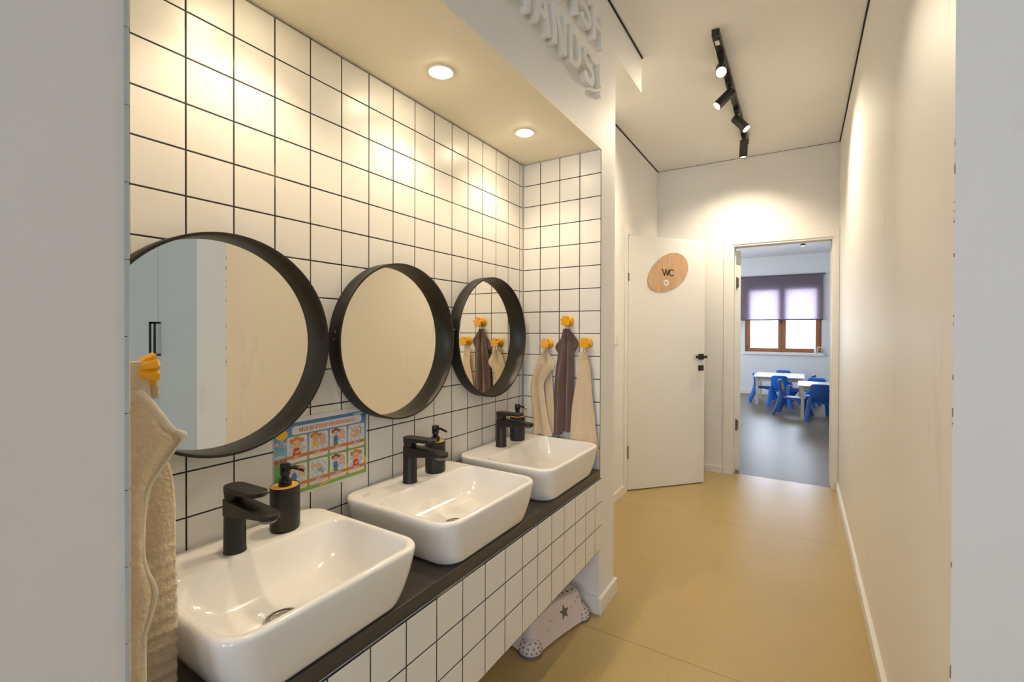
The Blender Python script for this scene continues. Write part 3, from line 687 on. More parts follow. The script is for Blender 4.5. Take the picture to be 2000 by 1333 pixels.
flat('title_banner', [rrect(0.7175, 0.9435, 0.9575, 0.9800, 0.0085, 5)], M['print_white'], po, 2)
text('МОЕМ РУКИ ПРАВИЛЬНО', 0.0165, lambda u, v, d: fnp(0.7385 + u, 0.9630 + v, 0.0009 + d), 'title_text', M['orange'], po, bold=0.00045, width=0.181)
PXS = [(0.7040, 0.7615), (0.7680, 0.8260), (0.8330, 0.8890), (0.8955, 0.9535)]
def child(cx, cy, s, hair, dress, back=False):
    P = []
    P.append(('hair', [ell(cx, cy + 0.006 * s, 0.0125 * s, 0.0115 * s), ell(cx - 0.013 * s, cy + 0.008 * s, 0.004 * s, 0.006 * s), ell(cx + 0.014 * s, cy + 0.008 * s, 0.005 * s, 0.005 * s)], hair))
    P.append(('face', [ell(cx, cy, 0.0105 * s, 0.0095 * s)], M['print_skin']))
    P.append(('dress', [[(cx - 0.006 * s, cy - 0.008 * s), (cx + 0.006 * s, cy - 0.008 * s), (cx + 0.011 * s, cy - 0.026 * s), (cx - 0.011 * s, cy - 0.026 * s)]], dress))
    P.append(('eyes', [ell(cx - 0.0035 * s, cy + 0.001 * s, 0.0012 * s, 0.0016 * s, 8), ell(cx + 0.004 * s, cy + 0.001 * s, 0.0012 * s, 0.0016 * s, 8)], M['print_blue']))
    return P
k = 0
for row, zt in enumerate((0.9530, 0.8785)):
    for col, (u0, u1) in enumerate(PXS):
        k += 1; hgt = 0.0480
        card = flat('step_card', [rrect(u0 - 0.0007, u1 + 0.0007, zt - 0.0687, zt + 0.0007, 0.0055, 4)], M['orange'], po, 2)
        flat('card_face', [rrect(u0, u1, zt - 0.068, zt, 0.005, 4)], M['print_white'], card, 3)
        # checks of the tiled wall behind the figures
        ch = []
        for i in range(6):
            for j in range(5):
                if (i + j) % 2 == 0:
                    a = u0 + 0.006 + i * 0.0078; c = zt - 0.046 + j * 0.0084
                    ch.append(rect(a, a + 0.0078, c, c + 0.0084))
        flat('checked_wall', ch, M['print_pale'], card, 4)
        cx = (u0 + u1) / 2
        if k in (1, 8): figs = child(cx - 0.002, zt - 0.021, 1.15, M['print_hair'], M['print_red']) + [('arm', [stroke([(cx - 0.004, zt - 0.043), (cx + 0.012, zt - 0.036), (cx + 0.018, zt - 0.030)], 0.005)], M['print_skin'])]
        elif k == 2: figs = child(cx - 0.010, zt - 0.015, 0.95, M['print_hair'], M['print_yellow']) + [('basin', [ell(cx + 0.013, zt - 0.020, 0.009, 0.013), ell(cx + 0.013, zt - 0.031, 0.011, 0.005)], M['print_pink'])]
        elif k in (3, 5, 7): figs = child(cx - 0.009, zt - 0.014, 0.85, M['print_brown'], M['print_blue']) + [('trousers', [rect(cx - 0.0145, cx - 0.0035, zt - 0.048, zt - 0.036)], M['print_green']), ('basin', [ell(cx + 0.012, zt - 0.017, 0.009, 0.013), ell(cx + 0.012, zt - 0.028, 0.011, 0.005)], M['print_pink'])]
        elif k == 4: figs = [('hands', [stroke([(cx - 0.015, zt - 0.016), (cx + 0.004, zt - 0.021)], 0.009), stroke([(cx - 0.016, zt - 0.032), (cx + 0.006, zt - 0.033)], 0.009)], M['print_skin']), ('soap', [rrect(cx - 0.002, cx + 0.008, zt - 0.029, zt - 0.021, 0.002, 3)], M['print_yellow']), ('tap_drawing', [stroke([(cx + 0.010, zt - 0.008), (cx + 0.016, zt - 0.014), (cx + 0.014, zt - 0.030)], 0.004)], M['print_grey'])]
        else: figs = [('hand', [stroke([(cx - 0.020, zt - 0.016), (cx + 0.004, zt - 0.018)], 0.009), stroke([(cx, zt - 0.019), (cx + 0.006, zt - 0.025)], 0.006)], M['print_skin']), ('tap_drawing', [ell(cx + 0.004, zt - 0.031, 0.010, 0.005), stroke([(cx + 0.004, zt - 0.033), (cx + 0.014, zt - 0.038)], 0.005)], M['print_grey'])]
        for q, (nm, polys, mt) in enumerate(figs): flat(nm + '_drawing' if not nm.endswith('drawing') else nm, polys, mt, card, 5 + q)
        flat('caption_line', [stroke([(u0 + 0.014, zt - 0.0620), (u1 - 0.014, zt - 0.0620)], 0.0016, 3)], M['print_pink'], card, 4)
        text('ШАГ %d' % k, 0.0078, lambda u, v, d: fnp(cx - 0.010 + u, zt - 0.0560 + v, 0.0019 + d), 'step_text', M['print_white'], card, bold=0.00018, width=0.020)
    flat('step_ribbon', [[(0.7010, zt - 0.0575), (0.9550, zt - 0.0575), (0.9600, zt - 0.0530), (0.9550, zt - 0.0485), (0.7010, zt - 0.0485)]], M['orange'], po, 10)

# ------------------------------------------------------------------ hooks and towels
def make_hook(loc, axis_rz, label, nrm=(0, -1, 0), spin=0.2):
    """base disc on the wall, short stem, seven-petal flower facing the room"""
    t = thing('flower_hook', label, 'hook', loc, axis_rz, group='yellow flower hooks')
    L = dict(parent=t, world=False)      # local: wall at y=0, room towards -y
    b = MB(); b.lathe([(0.0225, 0), (0.0230, 0.001), (0.0225, 0.003), (0.0180, 0.0065), (0.0100, 0.0095), (0.0075, 0.014), (0.0070, 0.0300)], (0, 0, 0), axis=(0, -1, 0), n=36); b.build('base', M['yellow'], smooth=40, **L)
    o = []
    for p in range(7):
        a0 = spin + 2 * PI * p / 7
        for da, r in ((-0.43, 0.0160), (-0.29, 0.0238), (-0.20, 0.0252), (0.20, 0.0252), (0.29, 0.0238), (0.43, 0.0160)):
            o.append((r * math.cos(a0 + da), r * math.sin(a0 + da)))
    def petal_ring(k2, d, soft):
        R = []
        for x, y in o:
            r = math.hypot(x, y); q = (r + (0.0235 - r) * soft) / r * k2; R.append((x * q, d, y * q))
        return R
    b = MB(); b.loft([petal_ring(k2, d, sf) for k2, d, sf in ((0.32, -0.0240, 1.0), (0.56, -0.0285, 0.85), (0.86, -0.0380, 0.35), (1.0, -0.0455, 0.0), (0.97, -0.0480, 0.0))]); b.build('flower', M['yellow'], smooth=35, **L)
    return t
h0 = make_hook((-0.987, YE, 1.1775), 0, 'yellow flower hook on the right, left of three on the niche end wall')
h0['label'] = 'yellow flower hook holding the left beige towel on the niche end wall'
dup(h0, (-0.8845, YE, 1.2795), 0, 'topmost yellow flower hook, holding the dark brown towel')
dup(h0, (-0.7945, YE, 1.1830), 0, 'yellow flower hook holding the long beige towel next to the pillar')
make_hook((-0.806, 0.2462, 1.1750), PI, 'yellow flower hook seen edge-on beside the near grey wall', spin=0.0)

def cloth(name, mt, hem, parent, left, right, ztop_l, zbot_l, ybase, folds, nu=36, nv=70, bot=None, hemcol=(True, True), amp=1.0, th=0.0045, axis='x', topy=0.0):
    """hanging cloth between two edge curves given as (z, x) tables; folds: (u_top, u_bottom, depth, width)"""
    lt = sorted(left); rt = sorted(right); b = MB(); grid = []
    z1 = ztop_l
    for j in range(nv + 1):
        q = j / nv; row = []
        for i in range(nu + 1):
            u = i / nu
            zb = zbot_l if bot is None else interp(bot, u)
            z = z1 + (zb - z1) * q
            xl = smooth_interp(lt, z); xr = smooth_interp(rt, z); x = xl + (xr - xl) * u
            d = topy * (1 - q)
            for ut, ub, dep, wd in folds:
                uc = ut + (ub - ut) * q; d += dep * math.exp(-((u - uc) / wd) ** 2) * min(1, 0.25 + 2.0 * q)
            d += 0.0012 * math.sin(9 * u + 14 * q + 3 * ybase) * amp
            y = ybase - d
            row.append((x, y, z) if axis == 'x' else (y, x, z))
        grid.append(row)
    vs_ = [p for r in grid for p in r]; n = nu + 1
    for j in range(nv):
        for i in range(nu):
            is_hem = (hemcol[0] and i < 2) or (hemcol[1] and i >= nu - 2) or j >= nv - 1
            b.cur = 1 if is_hem else 0
            b.f.append([j * n + i, j * n + i + 1, (j + 1) * n + i + 1, (j + 1) * n + i]); b.mi.append(b.cur)
    b.v = [Vector(p) for p in vs_]
    return b.build(name, [mt, hem], parent, smooth='all', solid=th)

def loop(parent, a, c, top, w, mt):
    b = MB()
    for s in (a, c):
        P = [Vector(s) + (Vector(top) - Vector(s)) * (i / 5) for i in range(6)]
        b.tube(P, 0.0022, 6)
    return b.build('hanging_loop', mt, parent)
yw = YE - 0.017
# left beige towel of the three
t1 = thing('hand_towel', 'beige terry hand towel, left of the three on the niche end wall', 'towel', (-1.0, yw, 0.757), group='hand towels on hooks')
cloth('cloth', M['towel'], M['hem'], t1, [(1.145, -0.995), (1.132, -1.013), (1.074, -1.038), (0.992, -1.066), (0.878, -1.056), (0.821, -1.049), (0.755, -1.050)],
      [(1.145, -0.975), (1.12, -0.965), (1.081, -0.943), (1.045, -0.968), (1.0, -0.996), (0.91, -0.990), (0.83, -0.974), (0.755, -0.952)], 1.143, 0.756, yw - 0.012, [(0.4, 0.3, -0.010, 0.10), (0.2, 0.10, 0.008, 0.15), (0.75, 0.7, 0.012, 0.22)])
cloth('back_fold', M['towel'], M['hem'], t1, [(1.14, -0.985), (1.05, -1.02), (0.76, -1.02)], [(1.14, -0.976), (1.05, -0.968), (0.976, -0.961), (0.858, -0.955), (0.756, -0.951)], 1.138, 0.762, yw + 0.006, [(0.5, 0.6, 0.004, 0.3)], nu=20)
loop(t1, (-0.998, yw - 0.010, 1.140), (-0.978, yw - 0.010, 1.142), (-0.987, YE - 0.024, 1.171), 0.01, M['loop'])
# brown towel
t2 = thing('hand_towel', 'dark plum brown hand towel hanging between the two beige ones', 'towel', (-0.90, yw, 0.77), group='hand towels on hooks')
cloth('cloth', M['towel_brown'], M['towel_brown'], t2, [(1.248, -0.905), (1.21, -0.915), (1.14, -0.930), (1.05, -0.944), (0.943, -0.951), (0.77, -0.952)],
      [(1.248, -0.876), (1.21, -0.868), (1.136, -0.857), (1.0, -0.855), (0.9, -0.858), (0.775, -0.867)], 1.246, 0.770, yw - 0.002, [(0.35, 0.30, 0.012, 0.12), (0.55, 0.62, -0.010, 0.07), (0.75, 0.8, 0.010, 0.12)], bot=[(0, 0.764), (0.45, 0.769), (0.55, 0.783), (1, 0.784)])
cloth('left_corner', M['towel_brown'], M['towel_brown'], t2, [(1.215, -0.912), (1.185, -0.934), (1.165, -0.949), (1.150, -0.946), (1.137, -0.934)], [(1.215, -0.905), (1.137, -0.915)], 1.213, 1.138, yw + 0.004, [], nu=12, nv=20)
cloth('right_corner', M['towel_brown'], M['towel_brown'], t2, [(1.23, -0.875), (1.136, -0.870)], [(1.235, -0.870), (1.21, -0.850), (1.187, -0.834), (1.168, -0.838), (1.136, -0.857)], 1.232, 1.137, yw + 0.002, [], nu=12, nv=20)
loop(t2, (-0.898, yw - 0.006, 1.243), (-0.880, yw - 0.006, 1.243), (-0.8845, YE - 0.024, 1.272), 0.01, M['loop'])
# long beige towel beside the pillar
t3 = thing('hand_towel', 'long plain beige hand towel hanging next to the white pillar', 'towel', (-0.80, yw, 0.69), group='hand towels on hooks')
cloth('cloth', M['towel'], M['hem'], t3, [(1.145, -0.820), (1.135, -0.826), (1.061, -0.829), (0.951, -0.849), (0.84, -0.862), (0.69, -0.868)],
      [(1.145, -0.795), (1.135, -0.790), (1.08, -0.776), (0.978, -0.766), (0.851, -0.752), (0.69, -0.732)], 1.143, 0.70, yw - 0.011, [(0.3, 0.25, 0.004, 0.2), (0.7, 0.75, 0.0035, 0.2), (0.92, 0.9, -0.006, 0.08)], bot=[(0, 0.757), (0.3, 0.715), (0.6, 0.692), (1, 0.695)], hemcol=(False, False))
cloth('back_fold', M['towel'], M['hem'], t3, [(1.13, -0.80), (0.95, -0.80)], [(1.13, -0.788), (1.06, -0.770), (1.03, -0.768), (0.95, -0.775)], 1.12, 0.96, yw + 0.006, [], nu=10, nv=16)
loop(t3, (-0.808, yw - 0.010, 1.141), (-0.790, yw - 0.010, 1.141), (-0.7945, YE - 0.024, 1.176), 0.01, M['loop'])
# big towel beside the near wall, seen from its edge; it hangs out from the wall along +y
t4 = thing('hand_towel', 'large beige terry towel with striped border hanging beside the nearest sink', 'towel', (-0.82, 0.29, 0.66), group='hand towels on hooks')
cloth('cloth', M['towel'], M['hem'], t4, [(1.16, 0.250), (0.60, 0.250)],
      [(1.150, 0.276), (1.140, 0.284), (1.112, 0.302), (1.084, 0.320), (1.0757, 0.335), (1.060, 0.325), (1.0417, 0.3114), (1.0059, 0.2889), (0.971, 0.2814), (0.9123, 0.2801), (0.884, 0.2856), (0.8532, 0.2956), (0.8249, 0.2918), (0.7925, 0.2824), (0.7242, 0.281), (0.66, 0.281)],
      1.150, 0.66, -0.800, [(0.6, 0.6, -0.006, 0.3), (0.2, 0.3, 0.005, 0.2)], axis='y', nu=30, nv=110, hemcol=(False, True))
def border(q): return 0
ob = cloth('back_fold', M['towel'], M['towel'], t4, [(1.15, 0.252), (0.60, 0.252)], [(1.13, 0.29), (1.06, 0.318), (1.0233, 0.3348), (0.9717, 0.3419), (0.8703, 0.3440), (0.81, 0.3450), (0.725, 0.3450), (0.6526, 0.3450)], 1.12, 0.655, -0.868, [(0.7, 0.8, -0.010, 0.35)], axis='y', nu=30, nv=150, hemcol=(False, False))
for v in ob.data.vertices:                                   # woven stripes across the lower half
    z = (WM[t4] @ v.co).z
    if z < 0.90: v.co.x += 0.0022 * max(-0.3, math.sin((z - 0.90) * 2 * PI / 0.022))
b = MB(); b.box((-0.7985, 0.2500, 1.132), (-0.7955, 0.2870, 1.187)); b.box((-0.8165, 0.2500, 1.132), (-0.8145, 0.2870, 1.187)); b.box((-0.8165, 0.2500, 1.185), (-0.7955, 0.2870, 1.188))
b.build('hanging_loop', M['loop'], t4, bevel=0.002)
cloth('top_roll', M['towel'], M['hem'], t4, [(1.165, 0.262), (1.13, 0.262)], [(1.165, 0.285), (1.155, 0.302), (1.145, 0.309), (1.13, 0.308)], 1.160, 1.130, -0.825, [(0.5, 0.5, 0.006, 0.3)], axis='y', nu=12, nv=10)

EDGE = [(1.150, 0.276), (1.140, 0.284), (1.112, 0.302), (1.084, 0.320), (1.0757, 0.335), (1.060, 0.325), (1.0417, 0.3114), (1.0059, 0.2889), (0.971, 0.2814), (0.9123, 0.2801), (0.884, 0.2856), (0.8532, 0.2956), (0.8249, 0.2918), (0.7925, 0.2824), (0.7242, 0.281), (0.66, 0.281)]
b = MB(); rows = []; es = sorted(EDGE)
for k in range(91):                                              # sewn hem along the free edge
    z = 0.662 + (1.149 - 0.662) * k / 90; y = smooth_interp(es, z); wd = 0.0065 if z < 1.070 else 0.0120
    rows.append([(-0.7960, y - wd, z - 0.002), (-0.7942, y - wd * 0.85, z - 0.0015), (-0.7942, y - wd * 0.1, z), (-0.7970, y + 0.0006, z)])
b.loft(rows, False, False, closed=False); b.build('hem', M['hem'], t4, smooth='all')

# ------------------------------------------------------------------ raised letters on the fascia
LETTER_W = 0.0275
def letter_strokes(ch, w, h):
    i = LETTER_W / 2; x0, x1, y0, y1 = i, w - i, i, h - i; m = (y0 + y1) / 2
    if ch == 'H': return [[(x0, y0), (x0, y1)], [(x1, y0), (x1, y1)], [(x0, m), (x1, m)]]
    if ch == 'A': return [[(x0, y0), (w / 2, y1)], [(x1, y0), (w / 2, y1)], [(x0 + 0.17 * w, y0 + 0.28 * h), (x1 - 0.17 * w, y0 + 0.28 * h)]]
    if ch == 'N': return [[(x0, y0), (x0, y1)], [(x1, y0), (x1, y1)], [(x0, y1), (x1, y0)]]
    if ch == 'W': return [[(x0, y1), (x0 + 0.22 * w, y0)], [(x0 + 0.22 * w, y0), (w / 2, y1 - 0.1 * h)], [(w / 2, y1 - 0.1 * h), (x1 - 0.22 * w, y0)], [(x1 - 0.22 * w, y0), (x1, y1)]]
    if ch == 'D': return [[(x0, y0), (x0, y1)], [(x0, y1), (x0 + 0.25 * w, y1)] + arc(x0 + 0.30 * w, m, x1 - x0 - 0.30 * w, (y1 - y0) / 2, 90, -90, 18) + [(x0 + 0.25 * w, y0), (x0, y0)]]
    if ch == 'S':
        r = (y1 - y0) / 4; rx = (x1 - x0) / 2; cx = w / 2
        return [arc(cx, y1 - r, rx, r, 35, 270, 18)[:-1] + arc(cx, y0 + r, rx, r, 90, -145, 18)]
    if ch == '!': return [[(w / 2, y0 + 0.30 * h), (w / 2, y1)], [(w / 2, y0), (w / 2, y0 + 0.002)]]
ROWS = [('WASH', 2.4225, [1.330, 1.492, 1.628, 1.757], [0.145, 0.118, 0.108, 0.112]),
        ('HANDS!', 2.2150, [1.139, 1.270, 1.402, 1.533, 1.662, 1.829], [0.108, 0.116, 0.106, 0.108, 0.110, 0.026])]
ORD = {('W', 0): 'first letter of the upper row', ('A', 0): 'second letter of the upper row', ('S', 0): 'third letter of the upper row', ('H', 0): 'last letter of the upper row',
       ('H', 1): 'first letter of the lower row', ('A', 1): 'second letter of the lower row', ('N', 1): 'only N of the raised lettering', ('D', 1): 'only D of the raised lettering', ('S', 1): 'curved letter before the exclamation mark', ('!', 1): 'ending the lower row'}
for r_, (word, z0, ys_, ws_) in enumerate(ROWS):
    for ch, y0, w_ in zip(word, ys_, ws_):
        b = MB()
        if ch == 'D':
            def dshape(x0, x1, y0_, y1_, r):
                xm = x0 + (x1 - x0) * 0.30; cy = (y0_ + y1_) / 2
                return arc(x0 + r, y0_ + r, r, r, 270, 180, 4) + arc(x0 + r, y1_ - r, r, r, 180, 90, 4) + arc(xm, cy, x1 - xm, (y1_ - y0_) / 2, 90, -90, 28)
            o1 = dshape(0, w_, 0, 0.143, 0.012); o2 = dshape(LETTER_W, w_ - LETTER_W, LETTER_W * 0.95, 0.143 - LETTER_W * 0.95, 0.002)
            P3 = lambda o, d: [(XP + d, y0 + u, z0 + v) for u, v in o]
            b.loft([P3(o2, 0.0), P3(o1, 0.0), P3(o1, 0.0254), P3(o2, 0.0254), P3(o2, 0.0)], False, False)
        for i_, st in enumerate([] if ch == 'D' else letter_strokes(ch, w_, 0.143)):
            b.prism(stroke(st, LETTER_W, 6), lambda u, v, d: (XP + d, y0 + u, z0 + v), 0.00005 * i_, 0.0252 + 0.0003 * i_)
        o = b.build('exclamation_mark' if ch == '!' else 'raised_letter', M['paint'])
        tag(o, ('white raised exclamation mark, ' if ch == '!' else 'white raised letter %s, ' % ch) + ORD[(ch, r_)] + ' on the fascia', 'sign letter', 'raised letters on the fascia')

# ------------------------------------------------------------------ recessed downlights
NL = ['recessed round downlight in the niche ceiling over the nearest sink', 'lit recessed downlight in the niche ceiling over the middle sink', 'lit recessed downlight in the niche ceiling over the farthest sink']
def make_downlight(loc, label):
    t = thing('downlight', label, 'downlight', loc, group='downlights in the niche ceiling')
    L = dict(parent=t, world=False)
    b = MB(); b.lathe([(0.0320, 0.0), (0.0320, -0.0030), (0.0390, -0.0035), (0.0425, -0.0020), (0.0430, 0.0)], (0, 0, 0), n=40, cap0=False, cap1=False); b.build('trim_ring', M['white_plastic'], smooth=40, **L)
    b = MB(); b.lathe([(0.0320, -0.0015), (0.0290, -0.0060), (0.0200, -0.0085), (0.0, -0.0095)], (0, 0, 0), n=32, cap0=False, cap1=False); b.build('lens', M['lamp_lens'], smooth=True, **L)
    return t
def spot_light(name, loc, direction, watts, angle, blend, radius, col):
    l = bpy.data.lights.new(name, 'SPOT'); l.energy = watts; l.spot_size = math.radians(angle); l.spot_blend = blend; l.shadow_soft_size = radius; l.color = col
    o = bpy.data.objects.new(name, l); C.objects.link(o); o.location = loc
    o.rotation_euler = Vector(direction).to_track_quat('-Z', 'Y').to_euler()
    return o
for k, y in enumerate((0.580, 1.087, 1.594)):
    dl = make_downlight((-0.941, y, ZN), NL[k]) if k == 0 else dup(dl0, (-0.941, y, ZN), label=NL[k])
    if k == 0: dl0 = dl
    spot_light('downlight_beam', (-0.941, y, ZN - 0.016), (0, 0, -1), DOWNLIGHT_W, 125, 0.65, 0.03, WARM)

# ------------------------------------------------------------------ lighting track
TX = -0.364
tr = thing('lighting_track', 'black lighting track on the corridor ceiling', 'lighting track', (TX, 3.2, ZC))
MB().box((TX - 0.0175, 2.455, ZC - 0.034), (TX + 0.0175, 4.00, ZC)).build('rail', M['black'], tr, bevel=0.001)
MB().box((TX - 0.0165, 2.470, ZC - 0.0350), (TX + 0.0165, 2.62, ZC - 0.0338)).build('feed_cover', M['frame_black'], tr)
MB().box((TX - 0.010, 2.500, ZC - 0.0358), (TX + 0.010, 2.540, ZC - 0.0348)).build('rating_label', M['print_white'], tr)
HEADS = [(2.66, (0.10, -0.80, -0.62), (32, 60, 1.0), 'black track spotlight shining towards the camera, first on the track'),
         (2.97, (-0.62, -0.35, -0.70), (31, 140, 1.0), 'black track spotlight tilted to the left, second on the track'),
         (3.36, (0.58, -0.16, -0.76), (27, 112, 1.0), 'black track spotlight tilted to the right, third on the track'),
         (3.80, (-0.08, 0.38, -0.92), (32, 126, 1.0), 'black track spotlight pointing down at the far end of the track')]
for y, dr_, st, lab in HEADS:
    t = thing('track_spotlight', lab, 'spotlight', (TX, y, ZC - 0.034), group='spotlights on the ceiling track')
    b = MB(); b.box((TX - 0.016, y - 0.045, ZC - 0.052), (TX + 0.016, y + 0.045, ZC - 0.034)); b.build('adapter', M['black'], t, bevel=0.002)
    b = MB(); b.tube([(TX, y, ZC - 0.050), (TX, y, ZC - 0.100)], 0.007, 12); b.lathe([(0.012, -0.066), (0.012, -0.052)], (TX, y, ZC), n=16); b.build('arm', M['black'], t, smooth=40)
    d = Vector(dr_).normalized(); c = Vector((TX, y, ZC - 0.095))
    b = MB(); b.lathe([(0.0255, -0.022), (0.0275, -0.020), (0.0275, 0.098), (0.0265, 0.100), (0.0245, 0.100), (0.0240, 0.090)], c, axis=d, n=36); b.build('housing', M['black'], t, smooth=35)
    b = MB(); b.lathe([(0.0240, 0.0915), (0.0, 0.0915)], c, axis=d, n=32, cap0=False, cap1=False); b.build('lens', M['spot_lens'], t)
    spot_light('track_beam', c + d * 0.104, d, st[0], st[1], st[2], 0.02, WARM_TRACK)

# ------------------------------------------------------------------ washroom sign, light switch
sg = thing('door_sign', 'tilted oval wooden sign lettered WC on the open white door', 'sign', tuple(DM @ Vector((0.0, 0.350, 1.70))), DA)
fns = lambda u, v, d: (d, 0.350 + u, 1.700 + v)
o = []
for i in range(64):
    a = 2 * PI * i / 64; x, y = 0.2045 * math.cos(a), 0.133 * math.sin(a) * (1 + 0.10 * math.cos(a)); th = math.radians(33)
    o.append((x * math.cos(th) - y * math.sin(th), x * math.sin(th) + y * math.cos(th)))
b = MB(DM); b.prism(o, fns, 0.0005, 0.0065); b.build('board', M['sign_wood'], sg, bevel=0.001)
b = MB(DM); w_ = 0.0078
for st in ([(-0.052, 0.029), (-0.033, -0.020)], [(-0.033, -0.020), (-0.020, 0.027)], [(-0.020, 0.027), (-0.006, -0.020)], [(-0.006, -0.020), (0.010, 0.026)], arc(0.034, 0.002, 0.022, 0.024, 45, 315, 20)):
    b.prism(stroke(st, w_, 6), fns, 0.0062, 0.0085)
b.build('lettering', M['wc_black'], sg)
b = MB(DM); b.prism(ell(-0.016, -0.078, 0.024, 0.024, 32), fns, 0.0062, 0.0073); st_ = b.build('round_sticker', M['print_white'], sg)
b = MB(DM)
for pts, ww in (([(-0.022, -0.069), (-0.019, -0.078), (-0.013, -0.078), (-0.011, -0.069)], 0.005), ([(-0.019, -0.078), (-0.022, -0.090)], 0.0035), ([(-0.013, -0.078), (-0.009, -0.090)], 0.0035)):
    b.prism(stroke(pts, ww, 5), fns, 0.0070, 0.0077)
b.build('pictogram', M['print_brown'], st_)
b = MB(DM)
for x, y in ((-0.029, -0.074), (-0.027, -0.082), (-0.003, -0.075), (-0.004, -0.083)): b.prism(ell(x, y, 0.0016, 0.0016, 8), fns, 0.0070, 0.0077)
b.build('dots', M['print_red'], st_)

sw = thing('light_switch', 'white light switch on the wall between the pillar and the open door', 'switch', (XL, 3.235, 1.182))
MB().box((XL, 3.193, 1.140), (XL + 0.009, 3.277, 1.225)).build('plate', M['white_plastic'], sw, bevel=0.002)
MB().box((XL + 0.009, 3.213, 1.160), (XL + 0.0125, 3.257, 1.205)).build('rocker', M['white_plastic'], sw, bevel=0.0012)

# ------------------------------------------------------------------ wardrobe (seen in the near mirror)
wa = thing('wardrobe', 'pale blue wardrobe with black bar handles reflected in the nearest mirror', 'wardrobe', (1.28, 1.50, 0))
MB().box((0.561, 1.250, 0.0), (2.05, 1.84, 2.70)).build('carcass', M['wardrobe'], wa)
for a in (0.563, 1.053, 1.543):
    dw = MB().box((a, 1.230, 0.06), (a + (0.486 if a < 1 else 0.486), 1.250, 2.69)).build('door', M['wardrobe'], wa, bevel=0.001)
    if a < 1.5:
        hx = 1.020 if a < 1 else 1.082
        b = MB(); b.box((hx - 0.006, 1.195, 1.08), (hx + 0.006, 1.205, 1.285)); b.box((hx - 0.006, 1.195, 1.08), (hx + 0.006, 1.231, 1.092)); b.box((hx - 0.006, 1.195, 1.273), (hx + 0.006, 1.231, 1.285))
        b.build('bar_handle', M['black'], dw, bevel=0.001)

# ------------------------------------------------------------------ step stool
SA = math.atan2(0.075, 0.33)
st = thing('step_stool', 'pale pink plastic step stool with grey stars under the washstand', 'stool', (-0.938, 1.708, 0), -SA)
# local: long side along y, front face towards +x
def sring(hx, hy, z, r, bow=0.0):
    pts = rrect(-hx, hx, -hy, hy, r, 6)
    return [(x + (bow * (1 - (y / hy) ** 2) * (-1 if x > 0 else 1)), y, z) for x, y in pts]
def dense(ring):
    out = []
    for i, p in enumerate(ring):
        q = ring[(i + 1) % len(ring)]; L = math.hypot(q[0] - p[0], q[1] - p[1]); n = 12 if L > 0.06 else 1
        out += [(p[0] + (q[0] - p[0]) * k / n, p[1] + (q[1] - p[1]) * k / n, p[2]) for k in range(n)]
    return out
def srings():
    R = []
    for hx, hy, z, r, bow in ((0.142, 0.190, 0.010, 0.050, 0.008), (0.140, 0.188, 0.016, 0.050, 0.008), (0.134, 0.180, 0.030, 0.046, 0.010), (0.130, 0.172, 0.050, 0.042, 0.013), (0.127, 0.166, 0.078, 0.040, 0.017), (0.122, 0.158, 0.110, 0.038, 0.022), (0.118, 0.154, 0.119, 0.036, 0.022), (0.110, 0.146, 0.1225, 0.032, 0.020)):
        base = dense(sring(hx, hy, z, r))
        R.append([(x - bow * (1 - min(1, (y / hy) ** 2)) * (1 if x > 0 else -1), y, z) for x, y, _ in base])
    return R
b = MB(); b.loft(srings()); bd = b.build('body', M['stool'], st, smooth=50, world=False)
for sx_ in (1, -1):
    for sy_ in (1, -1):
        cx, cy = 0.101 * sx_, 0.154 * sy_
        b = MB(); b.lathe([(0.0450, 0.004), (0.0450, 0.012), (0.0425, 0.026), (0.0350, 0.042), (0.0240, 0.053), (0.0110, 0.059), (0.0, 0.060)], (cx, cy, 0), n=28, cap1=False); ft = b.build('foot', M['stool'], st, smooth=True, world=False)
        b = MB(); b.lathe([(0.0450, 0.0), (0.0475, 0.001), (0.0480, 0.008), (0.0455, 0.011)], (cx, cy, 0), n=28); b.build('rubber_ring', M['stool_grey'], ft, smooth=True, world=False)
        if sx_ > 0:
            b = MB()
            for rr_, zz_, nn_, off in ((0.0437, 0.0200, 10, 0.0), (0.0388, 0.0345, 8, 0.5), (0.0295, 0.0475, 6, 0.0)):
                for i in range(nn_):
                    a = -PI * 0.62 + PI * 1.24 * (i + off) / (nn_ - 1); 
                    if sy_ > 0: a += 0.5
                    else: a -= 0.5
                    nrm = Vector((math.cos(a), math.sin(a), 0.55)).normalized()
                    b.lathe([(0.0034, -0.001), (0.0034, 0.0014)], Vector((cx + rr_ * math.cos(a), cy + rr_ * math.sin(a), zz_)), axis=nrm, n=8)
            b.build('grip_dots', M['stool_grey'], ft, world=False)
def star(cx, cy, r, ri=0.45, n=5, a0=PI / 2): return [(cx + (r if i % 2 == 0 else r * ri) * math.cos(a0 + PI * i / n), cy + (r if i % 2 == 0 else r * ri) * math.sin(a0 + PI * i / n)) for i in range(2 * n)]
def face_x(z, y): # x of the front face at height z
    hx = interp([(0.050, 0.130), (0.078, 0.127), (0.110, 0.122)], z); bow = interp([(0.050, 0.013), (0.078, 0.017), (0.110, 0.022)], z); hy = interp([(0.050, 0.172), (0.110, 0.158)], z)
    return hx - bow * (1 - (y / hy) ** 2)
b = MB(); fs = lambda u, v, d: (face_x(v, u) + d, u, v)
b.prism(star(0.040, 0.075, 0.029), fs, -0.002, 0.0008); b.build('big_star', M['stool_grey'], st, world=False)
b = MB()
for y_, z_ in ((-0.05, 0.078), (0.085, 0.075), (-0.07, 0.052), (0.11, 0.092), (0.125, 0.104)): b.prism(star(y_, z_, 0.0042), fs, -0.002, 0.0008)
b.build('small_stars', M['stool_grey'], st, world=False)
b = MB(); ft_ = lambda u, v, d: (v, u, 0.1225 + d)
